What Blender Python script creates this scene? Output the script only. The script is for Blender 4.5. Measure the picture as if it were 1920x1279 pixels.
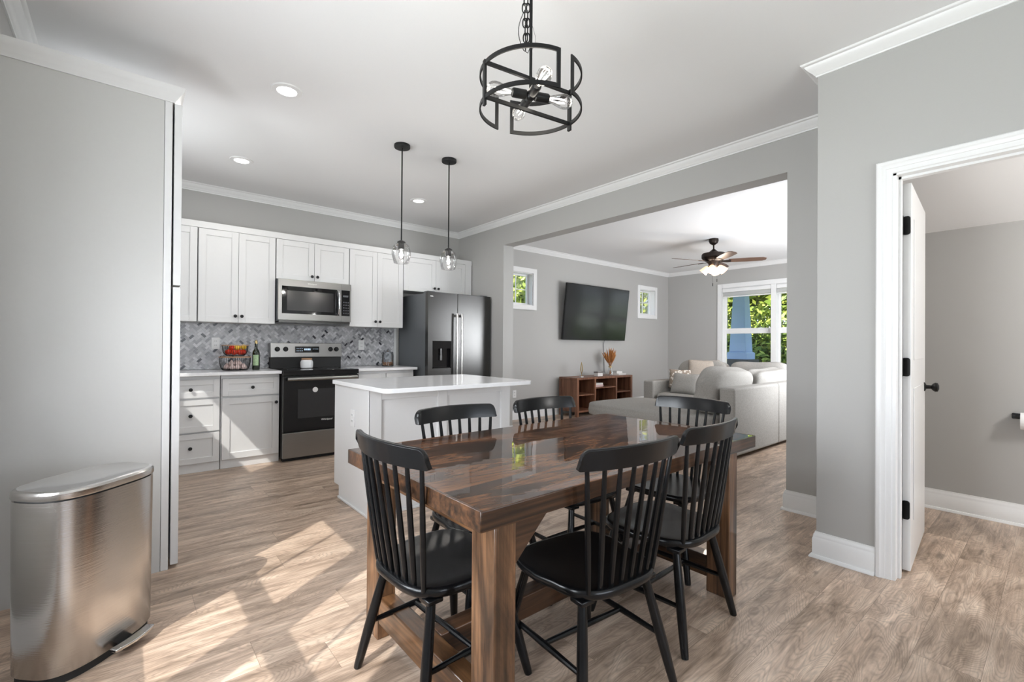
import bpy, bmesh, math, random
from mathutils import Vector, Matrix, Quaternion
random.seed(7)
SC = bpy.context.scene
COL = SC.collection
PI = math.pi
for o in list(bpy.data.objects): bpy.data.objects.remove(o)

# ---------------------------------------------------------------- camera
F_PX, YAW, PITCH, ROLL, CY, CAMH = 867.5156, .6982, .0049, .0071, 643.6187, 1.1625
def cam_basis():
    cy, sy = math.cos(YAW), math.sin(YAW)
    F = Vector((sy, cy, 0)); R = Vector((cy, -sy, 0)); U = Vector((0, 0, 1))
    F2 = F*math.cos(PITCH)+U*math.sin(PITCH); U2 = U*math.cos(PITCH)-F*math.sin(PITCH)
    return R*math.cos(ROLL)+U2*math.sin(ROLL), U2*math.cos(ROLL)-R*math.sin(ROLL), F2
CR, CU, CF = cam_basis()
cam_data = bpy.data.cameras.new('camera'); cam = bpy.data.objects.new('camera', cam_data); COL.objects.link(cam)
cam_data.sensor_width = 36; cam_data.sensor_fit = 'HORIZONTAL'
cam_data.lens = F_PX/1920*36; cam_data.shift_y = (CY-639.5)/1920; cam_data.clip_start = .05
m = Matrix((CR, CU, -CF)).transposed().to_4x4(); m.translation = (0, 0, CAMH); cam.matrix_world = m
SC.camera = cam

# ---------------------------------------------------------------- light
SC.view_settings.view_transform = 'Standard'; SC.view_settings.look = 'None'
SC.view_settings.gamma = 1; SC.view_settings.use_curve_mapping = False
SC.view_settings.exposure = 0.1
world = bpy.data.worlds.new('sky'); SC.world = world; world.use_nodes = True
wn = world.node_tree.nodes; wl = world.node_tree.links
bg = wn['Background']; bg.inputs[1].default_value = 2.3
g_ = wn.new('ShaderNodeTexCoord'); sx_ = wn.new('ShaderNodeSeparateXYZ'); cr_ = wn.new('ShaderNodeValToRGB')
wl.new(g_.outputs['Generated'], sx_.inputs[0]); wl.new(sx_.outputs['Z'], cr_.inputs[0]); wl.new(cr_.outputs[0], bg.inputs[0])
cr_.color_ramp.elements[0].color = (.80, .88, 1, 1); cr_.color_ramp.elements[1].color = (.38, .58, 1, 1)

SUN_DIR = Vector((.839, .545, -1.086)).normalized()
def light(name, kind, loc, energy, color=(1, 1, 1), size=None, size_y=None, direction=None, **k):
    d = bpy.data.lights.new(name, kind); d.energy = energy; d.color = color
    if kind == 'AREA':
        d.size = size
        if size_y: d.shape = 'RECTANGLE'; d.size_y = size_y
        else: d.shape = 'DISK'
    for a, b in k.items(): setattr(d, a, b)
    o = bpy.data.objects.new(name, d); COL.objects.link(o); o.location = loc
    if direction is not None: o.rotation_euler = Vector(direction).to_track_quat('-Z', 'Y').to_euler()
    return o
light('sun', 'SUN', (-6, -6, 8), 13.0, (1, .955, .90), direction=SUN_DIR, angle=.009)
DAY = (.93, .96, 1)
light('daylight_dining_window', 'AREA', (-.60, 1.46, 1.36), 100, DAY, 1.4, 1.4, (1, -.12, .10))
light('daylight_kitchen_window', 'AREA', (-.52, 4.10, 1.95), 16, DAY, .6, .45, (1, -.6, .3))
light('rear_fill_light', 'AREA', (1.2, -2.75, 1.45), 70, DAY, 2.6, 1.7, (.1, 1, .9))  # added fill from behind the camera, tilted up to brighten the ceiling
light('front_room_fill_light', 'AREA', (6.6, 1.02, 1.5), 175, DAY, 2.4, 1.4, (.1, 1, .35))  # added fill in front of the solid south wall, no window there
light('bathroom_fill_light', 'POINT', (3.5, -1.0, 1.75), 50, (1, .98, .95), shadow_soft_size=.15)  # unseen light, added to brighten the small room and its ceiling

# ---------------------------------------------------------------- materials
def nt(name):
    m = bpy.data.materials.new(name); m.use_nodes = True
    n = m.node_tree.nodes; l = m.node_tree.links; b = n['Principled BSDF']
    return m, n, l, b
def P(name, col, rough=.5, metal=0, bump=0, bscale=60, spec=None, var=0, coat=0, stretch=None, emis=None):
    m, n, l, b = nt(name)
    b.inputs['Base Color'].default_value = (*col, 1); b.inputs['Roughness'].default_value = rough; b.inputs['Metallic'].default_value = metal
    if spec is not None: b.inputs['Specular IOR Level'].default_value = spec
    if coat: b.inputs['Coat Weight'].default_value = coat; b.inputs['Coat Roughness'].default_value = .08
    if emis: b.inputs['Emission Color'].default_value = (*emis[0], 1); b.inputs['Emission Strength'].default_value = emis[1]
    tc = n.new('ShaderNodeTexCoord'); mp = n.new('ShaderNodeMapping'); l.new(tc.outputs['Object'], mp.inputs[0])
    if stretch: mp.inputs['Scale'].default_value = stretch
    ns = n.new('ShaderNodeTexNoise'); l.new(mp.outputs[0], ns.inputs['Vector']); ns.inputs['Scale'].default_value = bscale; ns.inputs['Detail'].default_value = 4
    if bump:
        bp = n.new('ShaderNodeBump'); bp.inputs['Strength'].default_value = bump; bp.inputs['Distance'].default_value = .002
        l.new(ns.outputs[0], bp.inputs['Height']); l.new(bp.outputs[0], b.inputs['Normal'])
    mx = n.new('ShaderNodeMix'); mx.data_type = 'RGBA'; l.new(ns.outputs[0], mx.inputs[0])
    v = var or .015
    mx.inputs[6].default_value = (*[max(0, c*(1-v)) for c in col], 1); mx.inputs[7].default_value = (*[min(1, c*(1+v)) for c in col], 1)
    l.new(mx.outputs[2], b.inputs['Base Color'])
    return m
M = {}
M['wall'] = P('grey_wall_paint', (.445, .439, .427), .6, bump=.12, bscale=220)
M['ceiling'] = P('white_ceiling_paint', (.83, .83, .835), .7, bump=.1, bscale=200)
M['trim'] = P('white_trim_paint', (.83, .83, .83), .32)
M['cab'] = P('white_cabinet_paint', (.74, .74, .74), .34)
M['panel'] = P('pale_cabinet_side_panel', (.57, .565, .55), .28)
M['counter'] = P('white_quartz', (.84, .84, .85), .12, var=.04, bscale=14)
M['black'] = P('black_metal', (.006, .006, .0065), .42, spec=.35)
M['chair'] = P('black_chair_paint', (.0055, .0058, .0065), .24, spec=.38, var=.2, bscale=20, bump=.06)
M['steel'] = P('brushed_steel', (.60, .585, .57), .22, 1, bump=.22, bscale=6, stretch=(1, 1, 60), var=.06)
M['steel_h'] = P('brushed_steel_horizontal', (.34, .335, .325), .32, 1, bump=.2, bscale=6, stretch=(1, 60, 60), var=.05)
M['dark_steel'] = P('dark_steel', (.095, .094, .092), .26, 1, bump=.1, bscale=6, stretch=(50, 50, 1), var=.05)
M['fridge_side'] = P('grey_appliance_side', (.13, .14, .15), .42, .3)
M['blackglass'] = P('black_glass', (.008, .008, .009), .04, spec=.6)
M['plastic_w'] = P('white_plastic', (.82, .82, .82), .35)
M['ceramic'] = P('white_ceramic', (.80, .81, .82), .15)
M['chrome'] = P('chrome', (.8, .8, .8), .08, 1)
M['gold'] = P('aged_gold', (.55, .42, .20), .3, 1)
M['bronze'] = P('dark_bronze', (.022, .015, .012), .4, .6)
M['screen'] = P('television_screen', (.010, .010, .011), .16, spec=.4)
M['pillow'] = P('tan_fabric', (.45, .40, .34), .9, bump=.5, bscale=300)
M['leaf_dk'] = P('dry_grass', (.42, .17, .05), .8, var=.35, bscale=40)
M['tomato'] = P('tomato_skin', (.62, .035, .012), .18)
M['lemon'] = P('lemon_skin', (.85, .55, .05), .35, bump=.3, bscale=90)
M['garlic'] = P('garlic_skin', (.70, .55, .52), .5, var=.25, bscale=30)
M['stem'] = P('green_stem', (.08, .16, .03), .6)
M['bottle'] = P('dark_green_glass', (.008, .014, .006), .06, spec=.7)
M['label'] = P('bottle_label', (.35, .48, .28), .5, var=.5, bscale=60)
M['lightwood'] = P('light_wood', (.45, .26, .15), .5, var=.2, bscale=30)
M['paper'] = P('book_paper', (.74, .72, .70), .6)
M['pinkbook'] = P('pale_pink_cover', (.70, .52, .50), .5)
M['greybox'] = P('grey_box', (.22, .20, .19), .6)
M['nuts'] = P('brown_nuts', (.36, .19, .11), .6, var=.5, bscale=30)
M['column'] = P('porch_column_blue', (.40, .55, .92), .5)  # one even blue on shaft, cap and capital
M['porchdark'] = P('porch_boards', (.10, .10, .11), .7)
M['lawn'] = P('grass_lawn', (.10, .16, .03), .9, var=.4, bscale=5)
M['bark'] = P('tree_bark', (.11, .075, .05), .9, bump=1, bscale=20, var=.3)
M['red_led'] = P('lamp_disc', (1, 1, 1), .5, emis=((1, .985, .96), 9))
M['display'] = P('display_text', (.5, .6, .7), .4, emis=((.55, .75, 1), .8))
M['logo'] = P('printed_white', (.75, .75, .75), .4)
M['roll'] = P('tissue_paper', (.85, .85, .85), .9)
M['shade'] = P('frosted_lamp_shade', (.80, .62, .48), .5, emis=((1, .62, .36), 1.2))
M['bulb_on'] = P('glowing_bulb', (1, .9, .8), .4, emis=((1, .86, .66), 14))
M['fila'] = P('glowing_filament', (1, .95, .9), .4, emis=((1, .93, .84), 9))
M['blade_pale'] = P('walnut_fan_blade', (.10, .055, .035), .35, var=.3, bscale=6, stretch=(1, 12, 1))
M['seal'] = P('dark_rubber', (.02, .02, .02), .7)

def glassmat(name, tint=(1, 1, 1), refl=1.0):
    m, n, l, b = nt(name); n.remove(b)
    tr = n.new('ShaderNodeBsdfTransparent'); tr.inputs[0].default_value = (*tint, 1)
    gl = n.new('ShaderNodeBsdfGlossy'); gl.inputs['Roughness'].default_value = .02
    fr = n.new('ShaderNodeFresnel'); fr.inputs[0].default_value = 1.45
    mu = n.new('ShaderNodeMath'); mu.operation = 'MULTIPLY'; mu.inputs[1].default_value = refl; l.new(fr.outputs[0], mu.inputs[0])
    mx = n.new('ShaderNodeMixShader'); l.new(mu.outputs[0], mx.inputs[0]); l.new(tr.outputs[0], mx.inputs[1]); l.new(gl.outputs[0], mx.inputs[2])
    l.new(mx.outputs[0], n['Material Output'].inputs[0]); return m
M['glass'] = glassmat('window_glass', (.97, .98, .98), .7)
M['shadeglass'] = glassmat('clear_lamp_glass', (.975, .975, .975), .75)
M['jarglass'] = glassmat('jar_glass', (.94, .96, .97), .9)
def fabric(name, col, sc=420):
    m, n, l, b = nt(name); b.inputs['Roughness'].default_value = .95; b.inputs['Specular IOR Level'].default_value = .15
    tc = n.new('ShaderNodeTexCoord'); ns = n.new('ShaderNodeTexNoise'); l.new(tc.outputs['Object'], ns.inputs['Vector']); ns.inputs['Scale'].default_value = sc/6; ns.inputs['Detail'].default_value = 6; ns.inputs['Roughness'].default_value = .8
    cr = n.new('ShaderNodeValToRGB'); l.new(ns.outputs[0], cr.inputs[0])
    cr.color_ramp.elements[0].position = .3; cr.color_ramp.elements[1].position = .7
    cr.color_ramp.elements[0].color = (*[c*.80 for c in col], 1); cr.color_ramp.elements[1].color = (*[c*1.15 for c in col], 1)
    l.new(cr.outputs[0], b.inputs['Base Color'])
    bp = n.new('ShaderNodeBump'); bp.inputs['Strength'].default_value = .5; bp.inputs['Distance'].default_value = .003; l.new(ns.outputs[0], bp.inputs['Height']); l.new(bp.outputs[0], b.inputs['Normal'])
    return m
M['sofa'] = fabric('grey_linen', (.325, .312, .292)); M['throw'] = fabric('tan_cushion_cloth', (.46, .40, .345))
def pattern_pillow():
    m, n, l, b = nt('patterned_cushion_cloth'); b.inputs['Roughness'].default_value = .9
    tc = n.new('ShaderNodeTexCoord'); w = n.new('ShaderNodeTexVoronoi'); w.inputs['Scale'].default_value = 26; l.new(tc.outputs['Object'], w.inputs['Vector'])
    cr = n.new('ShaderNodeValToRGB'); cr.color_ramp.elements[0].position = .35; cr.color_ramp.elements[1].position = .5
    cr.color_ramp.elements[0].color = (.72, .68, .62, 1); cr.color_ramp.elements[1].color = (.30, .24, .19, 1)
    l.new(w.outputs['Distance'], cr.inputs[0]); l.new(cr.outputs[0], b.inputs['Base Color']); return m
M['patt'] = pattern_pillow()

def math_node(n, l, op, a, b=None):
    x = n.new('ShaderNodeMath'); x.operation = op
    for i, v in enumerate((a, b)):
        if v is None: continue
        if isinstance(v, (int, float)): x.inputs[i].default_value = v
        else: l.new(v, x.inputs[i])
    return x.outputs[0]
def floor_mat():
    m, n, l, b = nt('oak_vinyl_planks')
    geo = n.new('ShaderNodeNewGeometry'); sp = n.new('ShaderNodeSeparateXYZ'); l.new(geo.outputs['Position'], sp.inputs[0])
    W, L = .185, 1.25
    v = math_node(n, l, 'DIVIDE', sp.outputs[1], W); row = math_node(n, l, 'FLOOR', v); fv = math_node(n, l, 'FRACT', v)
    wn_ = n.new('ShaderNodeTexWhiteNoise'); wn_.noise_dimensions = '1D'; l.new(row, wn_.inputs['W'])
    u0 = math_node(n, l, 'DIVIDE', sp.outputs[0], L); u = math_node(n, l, 'ADD', u0, wn_.outputs['Value']); cl = math_node(n, l, 'FLOOR', u); fu = math_node(n, l, 'FRACT', u)
    cx = n.new('ShaderNodeCombineXYZ'); l.new(row, cx.inputs[0]); l.new(cl, cx.inputs[1])
    w2 = n.new('ShaderNodeTexWhiteNoise'); w2.noise_dimensions = '2D'; l.new(cx.outputs[0], w2.inputs['Vector'])
    # grain coordinates: stretched along x and shifted per plank
    sh = math_node(n, l, 'MULTIPLY', w2.outputs['Value'], 37.0)
    gx = math_node(n, l, 'ADD', math_node(n, l, 'MULTIPLY', sp.outputs[0], 1.0), sh)
    gv = n.new('ShaderNodeCombineXYZ'); l.new(gx, gv.inputs[0]); l.new(math_node(n, l, 'MULTIPLY', sp.outputs[1], 4.5), gv.inputs[1]); l.new(sh, gv.inputs[2])
    n1 = n.new('ShaderNodeTexNoise'); l.new(gv.outputs[0], n1.inputs['Vector']); n1.inputs['Scale'].default_value = 3.0; n1.inputs['Detail'].default_value = 7; n1.inputs['Roughness'].default_value = .66; n1.inputs['Distortion'].default_value = .5
    # cathedral rings around the knots
    na = n.new('ShaderNodeTexNoise'); l.new(gv.outputs[0], na.inputs['Vector']); na.inputs['Scale'].default_value = 2.1; na.inputs['Detail'].default_value = 1.2; na.inputs['Roughness'].default_value = .35; na.inputs['Distortion'].default_value = .5
    rg = math_node(n, l, 'FRACT', math_node(n, l, 'MULTIPLY', na.outputs[0], 34.0))
    rg2 = math_node(n, l, 'ABSOLUTE', math_node(n, l, 'SUBTRACT', rg, .5))
    gv2 = n.new('ShaderNodeCombineXYZ'); l.new(math_node(n, l, 'MULTIPLY', gx, 3.0), gv2.inputs[0]); l.new(math_node(n, l, 'MULTIPLY', sp.outputs[1], 110.0), gv2.inputs[1])
    n2 = n.new('ShaderNodeTexNoise'); l.new(gv2.outputs[0], n2.inputs['Vector']); n2.inputs['Scale'].default_value = 1.0; n2.inputs['Detail'].default_value = 3
    gk = n.new('ShaderNodeCombineXYZ'); l.new(math_node(n, l, 'MULTIPLY', gx, 1.0), gk.inputs[0]); l.new(math_node(n, l, 'MULTIPLY', sp.outputs[1], 3.0), gk.inputs[1])
    n3 = n.new('ShaderNodeTexNoise'); l.new(gk.outputs[0], n3.inputs['Vector']); n3.inputs['Scale'].default_value = 4.2; n3.inputs['Detail'].default_value = 2
    cr = n.new('ShaderNodeValToRGB'); l.new(n1.outputs[0], cr.inputs[0]); e = cr.color_ramp.elements
    e[0].position = .30; e[0].color = (.225, .160, .114, 1); e[1].position = .70; e[1].color = (.70, .555, .435, 1)
    k = e.new(.5); k.color = (.475, .352, .266, 1)
    def mixc(fac, a, bcol, blend='MIX'):
        x = n.new('ShaderNodeMix'); x.data_type = 'RGBA'; x.blend_type = blend
        if isinstance(fac, (int, float)): x.inputs[0].default_value = fac
        else: l.new(fac, x.inputs[0])
        for i, c in ((6, a), (7, bcol)):
            if isinstance(c, tuple): x.inputs[i].default_value = c
            else: l.new(c, x.inputs[i])
        return x.outputs[2]
    tone = n.new('ShaderNodeMapRange'); l.new(w2.outputs['Value'], tone.inputs[0]); tone.inputs[3].default_value = .82; tone.inputs[4].default_value = 1.16
    c = mixc(1.0, cr.outputs[0], tone.outputs[0], 'MULTIPLY')
    ring = n.new('ShaderNodeMapRange'); l.new(rg2, ring.inputs[0]); ring.inputs[1].default_value = .0; ring.inputs[2].default_value = .30; ring.inputs[3].default_value = .80; ring.inputs[4].default_value = 1.05
    c = mixc(1.0, c, ring.outputs[0], 'MULTIPLY')
    fine = n.new('ShaderNodeMapRange'); l.new(n2.outputs[0], fine.inputs[0]); fine.inputs[1].default_value = .3; fine.inputs[2].default_value = .7; fine.inputs[3].default_value = .80; fine.inputs[4].default_value = 1.14
    c = mixc(1.0, c, fine.outputs[0], 'MULTIPLY')
    kn = n.new('ShaderNodeMapRange'); l.new(n3.outputs[0], kn.inputs[0]); kn.inputs[1].default_value = .20; kn.inputs[2].default_value = .33; kn.inputs[3].default_value = .38; kn.inputs[4].default_value = 1.0
    c = mixc(1.0, c, kn.outputs[0], 'MULTIPLY')
    # joints
    ev = math_node(n, l, 'MINIMUM', fv, math_node(n, l, 'SUBTRACT', 1.0, fv)); ev = math_node(n, l, 'MULTIPLY', ev, W)
    eu = math_node(n, l, 'MINIMUM', fu, math_node(n, l, 'SUBTRACT', 1.0, fu)); eu = math_node(n, l, 'MULTIPLY', eu, L)
    ed = math_node(n, l, 'MINIMUM', ev, eu); jt = math_node(n, l, 'LESS_THAN', ed, .0009)
    c = mixc(math_node(n, l, 'MULTIPLY', jt, .55), c, (.10, .07, .05, 1))
    l.new(c, b.inputs['Base Color']); b.inputs['Roughness'].default_value = .33; b.inputs['Specular IOR Level'].default_value = .5
    bp = n.new('ShaderNodeBump'); bp.inputs['Strength'].default_value = .15; bp.inputs['Distance'].default_value = .001; l.new(n2.outputs[0], bp.inputs['Height']); l.new(bp.outputs[0], b.inputs['Normal'])
    return m
M['floor'] = floor_mat()
def wood(name, c0, c1, axis, rough=.3, sc=1.0, coat=0, lines=.75, wav=2.2):
    m, n, l, b = nt(name)
    tc = n.new('ShaderNodeTexCoord'); mp = n.new('ShaderNodeMapping'); l.new(tc.outputs['Object'], mp.inputs[0])
    s = [9*sc]*3; s[axis] = .9*sc; mp.inputs['Scale'].default_value = s
    n1 = n.new('ShaderNodeTexNoise'); l.new(mp.outputs[0], n1.inputs['Vector']); n1.inputs['Scale'].default_value = 1.0; n1.inputs['Detail'].default_value = 8; n1.inputs['Roughness'].default_value = .6; n1.inputs['Distortion'].default_value = wav
    cr = n.new('ShaderNodeValToRGB'); l.new(n1.outputs[0], cr.inputs[0]); e = cr.color_ramp.elements
    e[0].position = .34; e[0].color = (*c0, 1); e[1].position = .66; e[1].color = (*c1, 1)
    s2 = [90*sc]*3; s2[axis] = 2*sc; mp2 = n.new('ShaderNodeMapping'); l.new(tc.outputs['Object'], mp2.inputs[0]); mp2.inputs['Scale'].default_value = s2
    n2 = n.new('ShaderNodeTexNoise'); l.new(mp2.outputs[0], n2.inputs['Vector']); n2.inputs['Scale'].default_value = 1; n2.inputs['Detail'].default_value = 3
    mr = n.new('ShaderNodeMapRange'); l.new(n2.outputs[0], mr.inputs[0]); mr.inputs[1].default_value = .3; mr.inputs[2].default_value = .7; mr.inputs[3].default_value = lines; mr.inputs[4].default_value = 1.15
    x = n.new('ShaderNodeMix'); x.data_type = 'RGBA'; x.blend_type = 'MULTIPLY'; x.inputs[0].default_value = 1; l.new(cr.outputs[0], x.inputs[6]); l.new(mr.outputs[0], x.inputs[7])
    l.new(x.outputs[2], b.inputs['Base Color']); b.inputs['Roughness'].default_value = rough
    if coat: b.inputs['Coat Weight'].default_value = coat; b.inputs['Coat Roughness'].default_value = .03
    bp = n.new('ShaderNodeBump'); bp.inputs['Strength'].default_value = .12; bp.inputs['Distance'].default_value = .001; l.new(n2.outputs[0], bp.inputs['Height']); l.new(bp.outputs[0], b.inputs['Normal'])
    return m
def top_wood():
    m, n, l, b = nt('stained_table_top')
    tc = n.new('ShaderNodeTexCoord'); mp = n.new('ShaderNodeMapping'); l.new(tc.outputs['Object'], mp.inputs[0]); mp.inputs['Scale'].default_value = (1.5, 5.2, 5)
    n1 = n.new('ShaderNodeTexNoise'); l.new(mp.outputs[0], n1.inputs['Vector']); n1.inputs['Scale'].default_value = 1.0; n1.inputs['Detail'].default_value = 9; n1.inputs['Roughness'].default_value = .62; n1.inputs['Distortion'].default_value = 1.6
    cr = n.new('ShaderNodeValToRGB'); l.new(n1.outputs[0], cr.inputs[0]); e = cr.color_ramp.elements
    e[0].position = .32; e[0].color = (.007, .0035, .002, 1); e[1].position = .74; e[1].color = (.09, .034, .013, 1)
    for p, c in ((.43, (.035, .014, .006)), (.50, (.075, .028, .010)), (.545, (.20, .080, .028)), (.585, (.10, .038, .014)), (.66, (.17, .066, .024))):
        k = e.new(p); k.color = (*c, 1)
    mp2 = n.new('ShaderNodeMapping'); l.new(tc.outputs['Object'], mp2.inputs[0]); mp2.inputs['Scale'].default_value = (4, 110, 20)
    n2 = n.new('ShaderNodeTexNoise'); l.new(mp2.outputs[0], n2.inputs['Vector']); n2.inputs['Scale'].default_value = 1; n2.inputs['Detail'].default_value = 3
    mr = n.new('ShaderNodeMapRange'); l.new(n2.outputs[0], mr.inputs[0]); mr.inputs[1].default_value = .3; mr.inputs[2].default_value = .7; mr.inputs[3].default_value = .6; mr.inputs[4].default_value = 1.25
    x = n.new('ShaderNodeMix'); x.data_type = 'RGBA'; x.blend_type = 'MULTIPLY'; x.inputs[0].default_value = 1; l.new(cr.outputs[0], x.inputs[6]); l.new(mr.outputs[0], x.inputs[7])
    l.new(x.outputs[2], b.inputs['Base Color']); b.inputs['Roughness'].default_value = .5; b.inputs['Specular IOR Level'].default_value = .1
    b.inputs['Coat Weight'].default_value = 1; b.inputs['Coat Roughness'].default_value = .02; b.inputs['Coat IOR'].default_value = 1.5
    mw_ = n.new('ShaderNodeTexNoise'); l.new(tc.outputs['Object'], mw_.inputs['Vector']); mw_.inputs['Scale'].default_value = 7
    bp = n.new('ShaderNodeBump'); bp.inputs['Strength'].default_value = .12; bp.inputs['Distance'].default_value = .004; l.new(mw_.outputs[0], bp.inputs['Height']); l.new(bp.outputs[0], b.inputs['Coat Normal'])
    return m
M['ttop'] = top_wood()
M['tedge'] = wood('stained_table_edge', (.02, .009, .004), (.14, .060, .025), 0, .35, .9, .3, .22)
M['tleg'] = wood('stained_table_leg', (.026, .011, .005), (.30, .150, .072), 2, .32, 1.0, .35, .4)
M['tbeam'] = wood('stained_table_beam', (.035, .016, .008), (.20, .095, .04), 1, .32, 1.0, .35, .45)
M['tbeamx'] = wood('stained_stretcher_beam', (.035, .016, .008), (.13, .06, .028), 0, .35, 1.0, .3, .6)
M['walnut'] = wood('walnut_veneer', (.12, .048, .026), (.29, .135, .078), 2, .4, .8)
def foliage(name, a, b_):
    m, n, l, b = nt(name)
    at = n.new('ShaderNodeAttribute'); at.attribute_name = 'tint'
    cr = n.new('ShaderNodeValToRGB'); l.new(at.outputs['Fac'], cr.inputs[0]); cr.color_ramp.elements[0].color = (*a, 1); cr.color_ramp.elements[1].color = (*b_, 1)
    l.new(cr.outputs[0], b.inputs['Base Color']); b.inputs['Roughness'].default_value = .55
    return m
M['leaf'] = foliage('sunny_leaves', (.13, .22, .02), (.62, .66, .12)); M['leaf2'] = foliage('deep_leaves', (.05, .12, .02), (.40, .50, .09))
def tile_mat():
    m, n, l, b = nt('marble_mosaic_tiles')
    at = n.new('ShaderNodeAttribute'); at.attribute_name = 'tint'
    cr = n.new('ShaderNodeValToRGB'); l.new(at.outputs['Fac'], cr.inputs[0]); e = cr.color_ramp.elements
    e[0].position = 0; e[0].color = (.035, .035, .045, 1); e[1].position = 1; e[1].color = (.70, .70, .72, 1)
    for p, c in ((.05, (.05, .05, .06)), (.08, (.20, .20, .215)), (.35, (.40, .40, .42)), (.7, (.53, .53, .55))):
        k = e.new(p); k.color = (*c, 1)
    tc = n.new('ShaderNodeTexCoord'); ns = n.new('ShaderNodeTexNoise'); ns.inputs['Scale'].default_value = 45; l.new(tc.outputs['Object'], ns.inputs['Vector'])
    mr = n.new('ShaderNodeMapRange'); l.new(ns.outputs[0], mr.inputs[0]); mr.inputs[3].default_value = .8; mr.inputs[4].default_value = 1.2
    x = n.new('ShaderNodeMix'); x.data_type = 'RGBA'; x.blend_type = 'MULTIPLY'; x.inputs[0].default_value = 1; l.new(cr.outputs[0], x.inputs[6]); l.new(mr.outputs[0], x.inputs[7])
    l.new(x.outputs[2], b.inputs['Base Color']); b.inputs['Roughness'].default_value = .25; return m
M['tile'] = tile_mat(); M['grout'] = P('grey_grout', (.42, .42, .43), .9)

# ---------------------------------------------------------------- geometry helpers
class MB:
    def __init__(s): s.v = []; s.f = []; s.t = []
    def add(s, vs, fs, M4=None):
        k = len(s.v)
        s.v += [tuple(M4 @ Vector(p)) if M4 else tuple(p) for p in vs]
        s.f += [tuple(i+k for i in f) for f in fs]; return s
    def box(s, x0, x1, y0, y1, z0, z1, M4=None):
        v = [(x, y, z) for z in (z0, z1) for y in (y0, y1) for x in (x0, x1)]
        return s.add(v, [(0, 2, 3, 1), (4, 5, 7, 6), (0, 1, 5, 4), (2, 6, 7, 3), (0, 4, 6, 2), (1, 3, 7, 5)], M4)
    def tube(s, pts, rad, n=12, closed=False, cap=True, M4=None, ex=None):
        pts = [Vector(p) for p in pts]; k = len(pts); rings = []
        rad = rad if isinstance(rad, (list, tuple)) else [rad]*k
        prev = None
        for i, p in enumerate(pts):
            if closed: t = pts[(i+1) % k]-pts[i-1]
            else: t = pts[min(i+1, k-1)]-pts[max(i-1, 0)]
            t.normalize()
            if prev is None:
                a = Vector((0, 0, 1)) if abs(t.z) < .9 else Vector((1, 0, 0)); a = (a-t*a.dot(t)).normalized()
            else:
                a = prev-t*prev.dot(t); a = a.normalized() if a.length > 1e-6 else t.orthogonal().normalized()
            prev = a; b = t.cross(a); ra = rad[i]; rb = ra if ex is None else ra*ex
            rings.append([p+a*math.cos(2*PI*j/n)*ra+b*math.sin(2*PI*j/n)*rb for j in range(n)])
        v = [q for r_ in rings for q in r_]; f = []
        for i in range(k if closed else k-1):
            for j in range(n):
                a0 = i*n+j; a1 = i*n+(j+1) % n; b0 = ((i+1) % k)*n+j; b1 = ((i+1) % k)*n+(j+1) % n
                f.append((a0, a1, b1, b0))
        if cap and not closed: f += [tuple(range(n))[::-1], tuple((k-1)*n+j for j in range(n))]
        return s.add(v, f, M4)
    def lathe(s, prof, n=32, c=(0, 0, 0), M4=None, cap=True):
        v = []; f = []
        for r_, z in prof:
            v += [(c[0]+r_*math.cos(2*PI*j/n), c[1]+r_*math.sin(2*PI*j/n), c[2]+z) for j in range(n)]
        for i in range(len(prof)-1):
            for j in range(n): f.append((i*n+j, i*n+(j+1) % n, (i+1)*n+(j+1) % n, (i+1)*n+j))
        if cap: f += [tuple(range(n))[::-1], tuple((len(prof)-1)*n+j for j in range(n))]
        return s.add(v, f, M4)
    def prism(s, poly, axis, a, b, M4=None):
        # poly: 2-D points in the two other axes (order: x,y / x,z / y,z)
        def mk(p, c):
            if axis == 2: return (p[0], p[1], c)
            if axis == 1: return (p[0], c, p[1])
            return (c, p[0], p[1])
        n = len(poly); v = [mk(p, a) for p in poly]+[mk(p, b) for p in poly]
        f = [tuple(range(n)), tuple(range(2*n-1, n-1, -1))]+[(i, i+n, (i+1) % n+n, (i+1) % n) for i in range(n)]
        return s.add(v, f, M4)
    def ring(s, R, w, h, a0=0, a1=2*PI, n=48, c=(0, 0, 0)):
        v = []; f = []; full = abs(a1-a0-2*PI) < 1e-6; k = n if full else n+1
        for i in range(k):
            a = a0+(a1-a0)*i/n; ca, sa = math.cos(a), math.sin(a)
            for rr, zz in ((R-w/2, -h/2), (R+w/2, -h/2), (R+w/2, h/2), (R-w/2, h/2)): v.append((c[0]+rr*ca, c[1]+rr*sa, c[2]+zz))
        for i in range(n):
            j = (i+1) % k
            for q in range(4): f.append((i*4+q, i*4+(q+1) % 4, j*4+(q+1) % 4, j*4+q))
        if not full: f += [(3, 2, 1, 0), tuple((k-1)*4+q for q in range(4))]
        return s.add(v, f)
    def bar(s, p, q, w, h, up=(0, 0, 1)):
        p, q = Vector(p), Vector(q); t = (q-p); L = t.length; t.normalize(); u = Vector(up); u = (u-t*u.dot(t))
        u = u.normalized() if u.length > 1e-5 else t.orthogonal().normalized(); r_ = t.cross(u)
        m4 = Matrix((r_, u, t)).transposed().to_4x4(); m4.translation = p
        return s.box(-w/2, w/2, -h/2, h/2, 0, L, m4)
    def sphere(s, c, r_, n=16, sc=(1, 1, 1), M4=None):
        v = []; f = []; m_ = n//2
        for i in range(m_+1):
            th = PI*i/m_
            v += [(c[0]+r_*sc[0]*math.sin(th)*math.cos(2*PI*j/n), c[1]+r_*sc[1]*math.sin(th)*math.sin(2*PI*j/n), c[2]+r_*sc[2]*math.cos(th)) for j in range(n)]
        for i in range(m_):
            for j in range(n): f.append((i*n+j, (i+1)*n+j, (i+1)*n+(j+1) % n, i*n+(j+1) % n))
        return s.add(v, f, M4)
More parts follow.
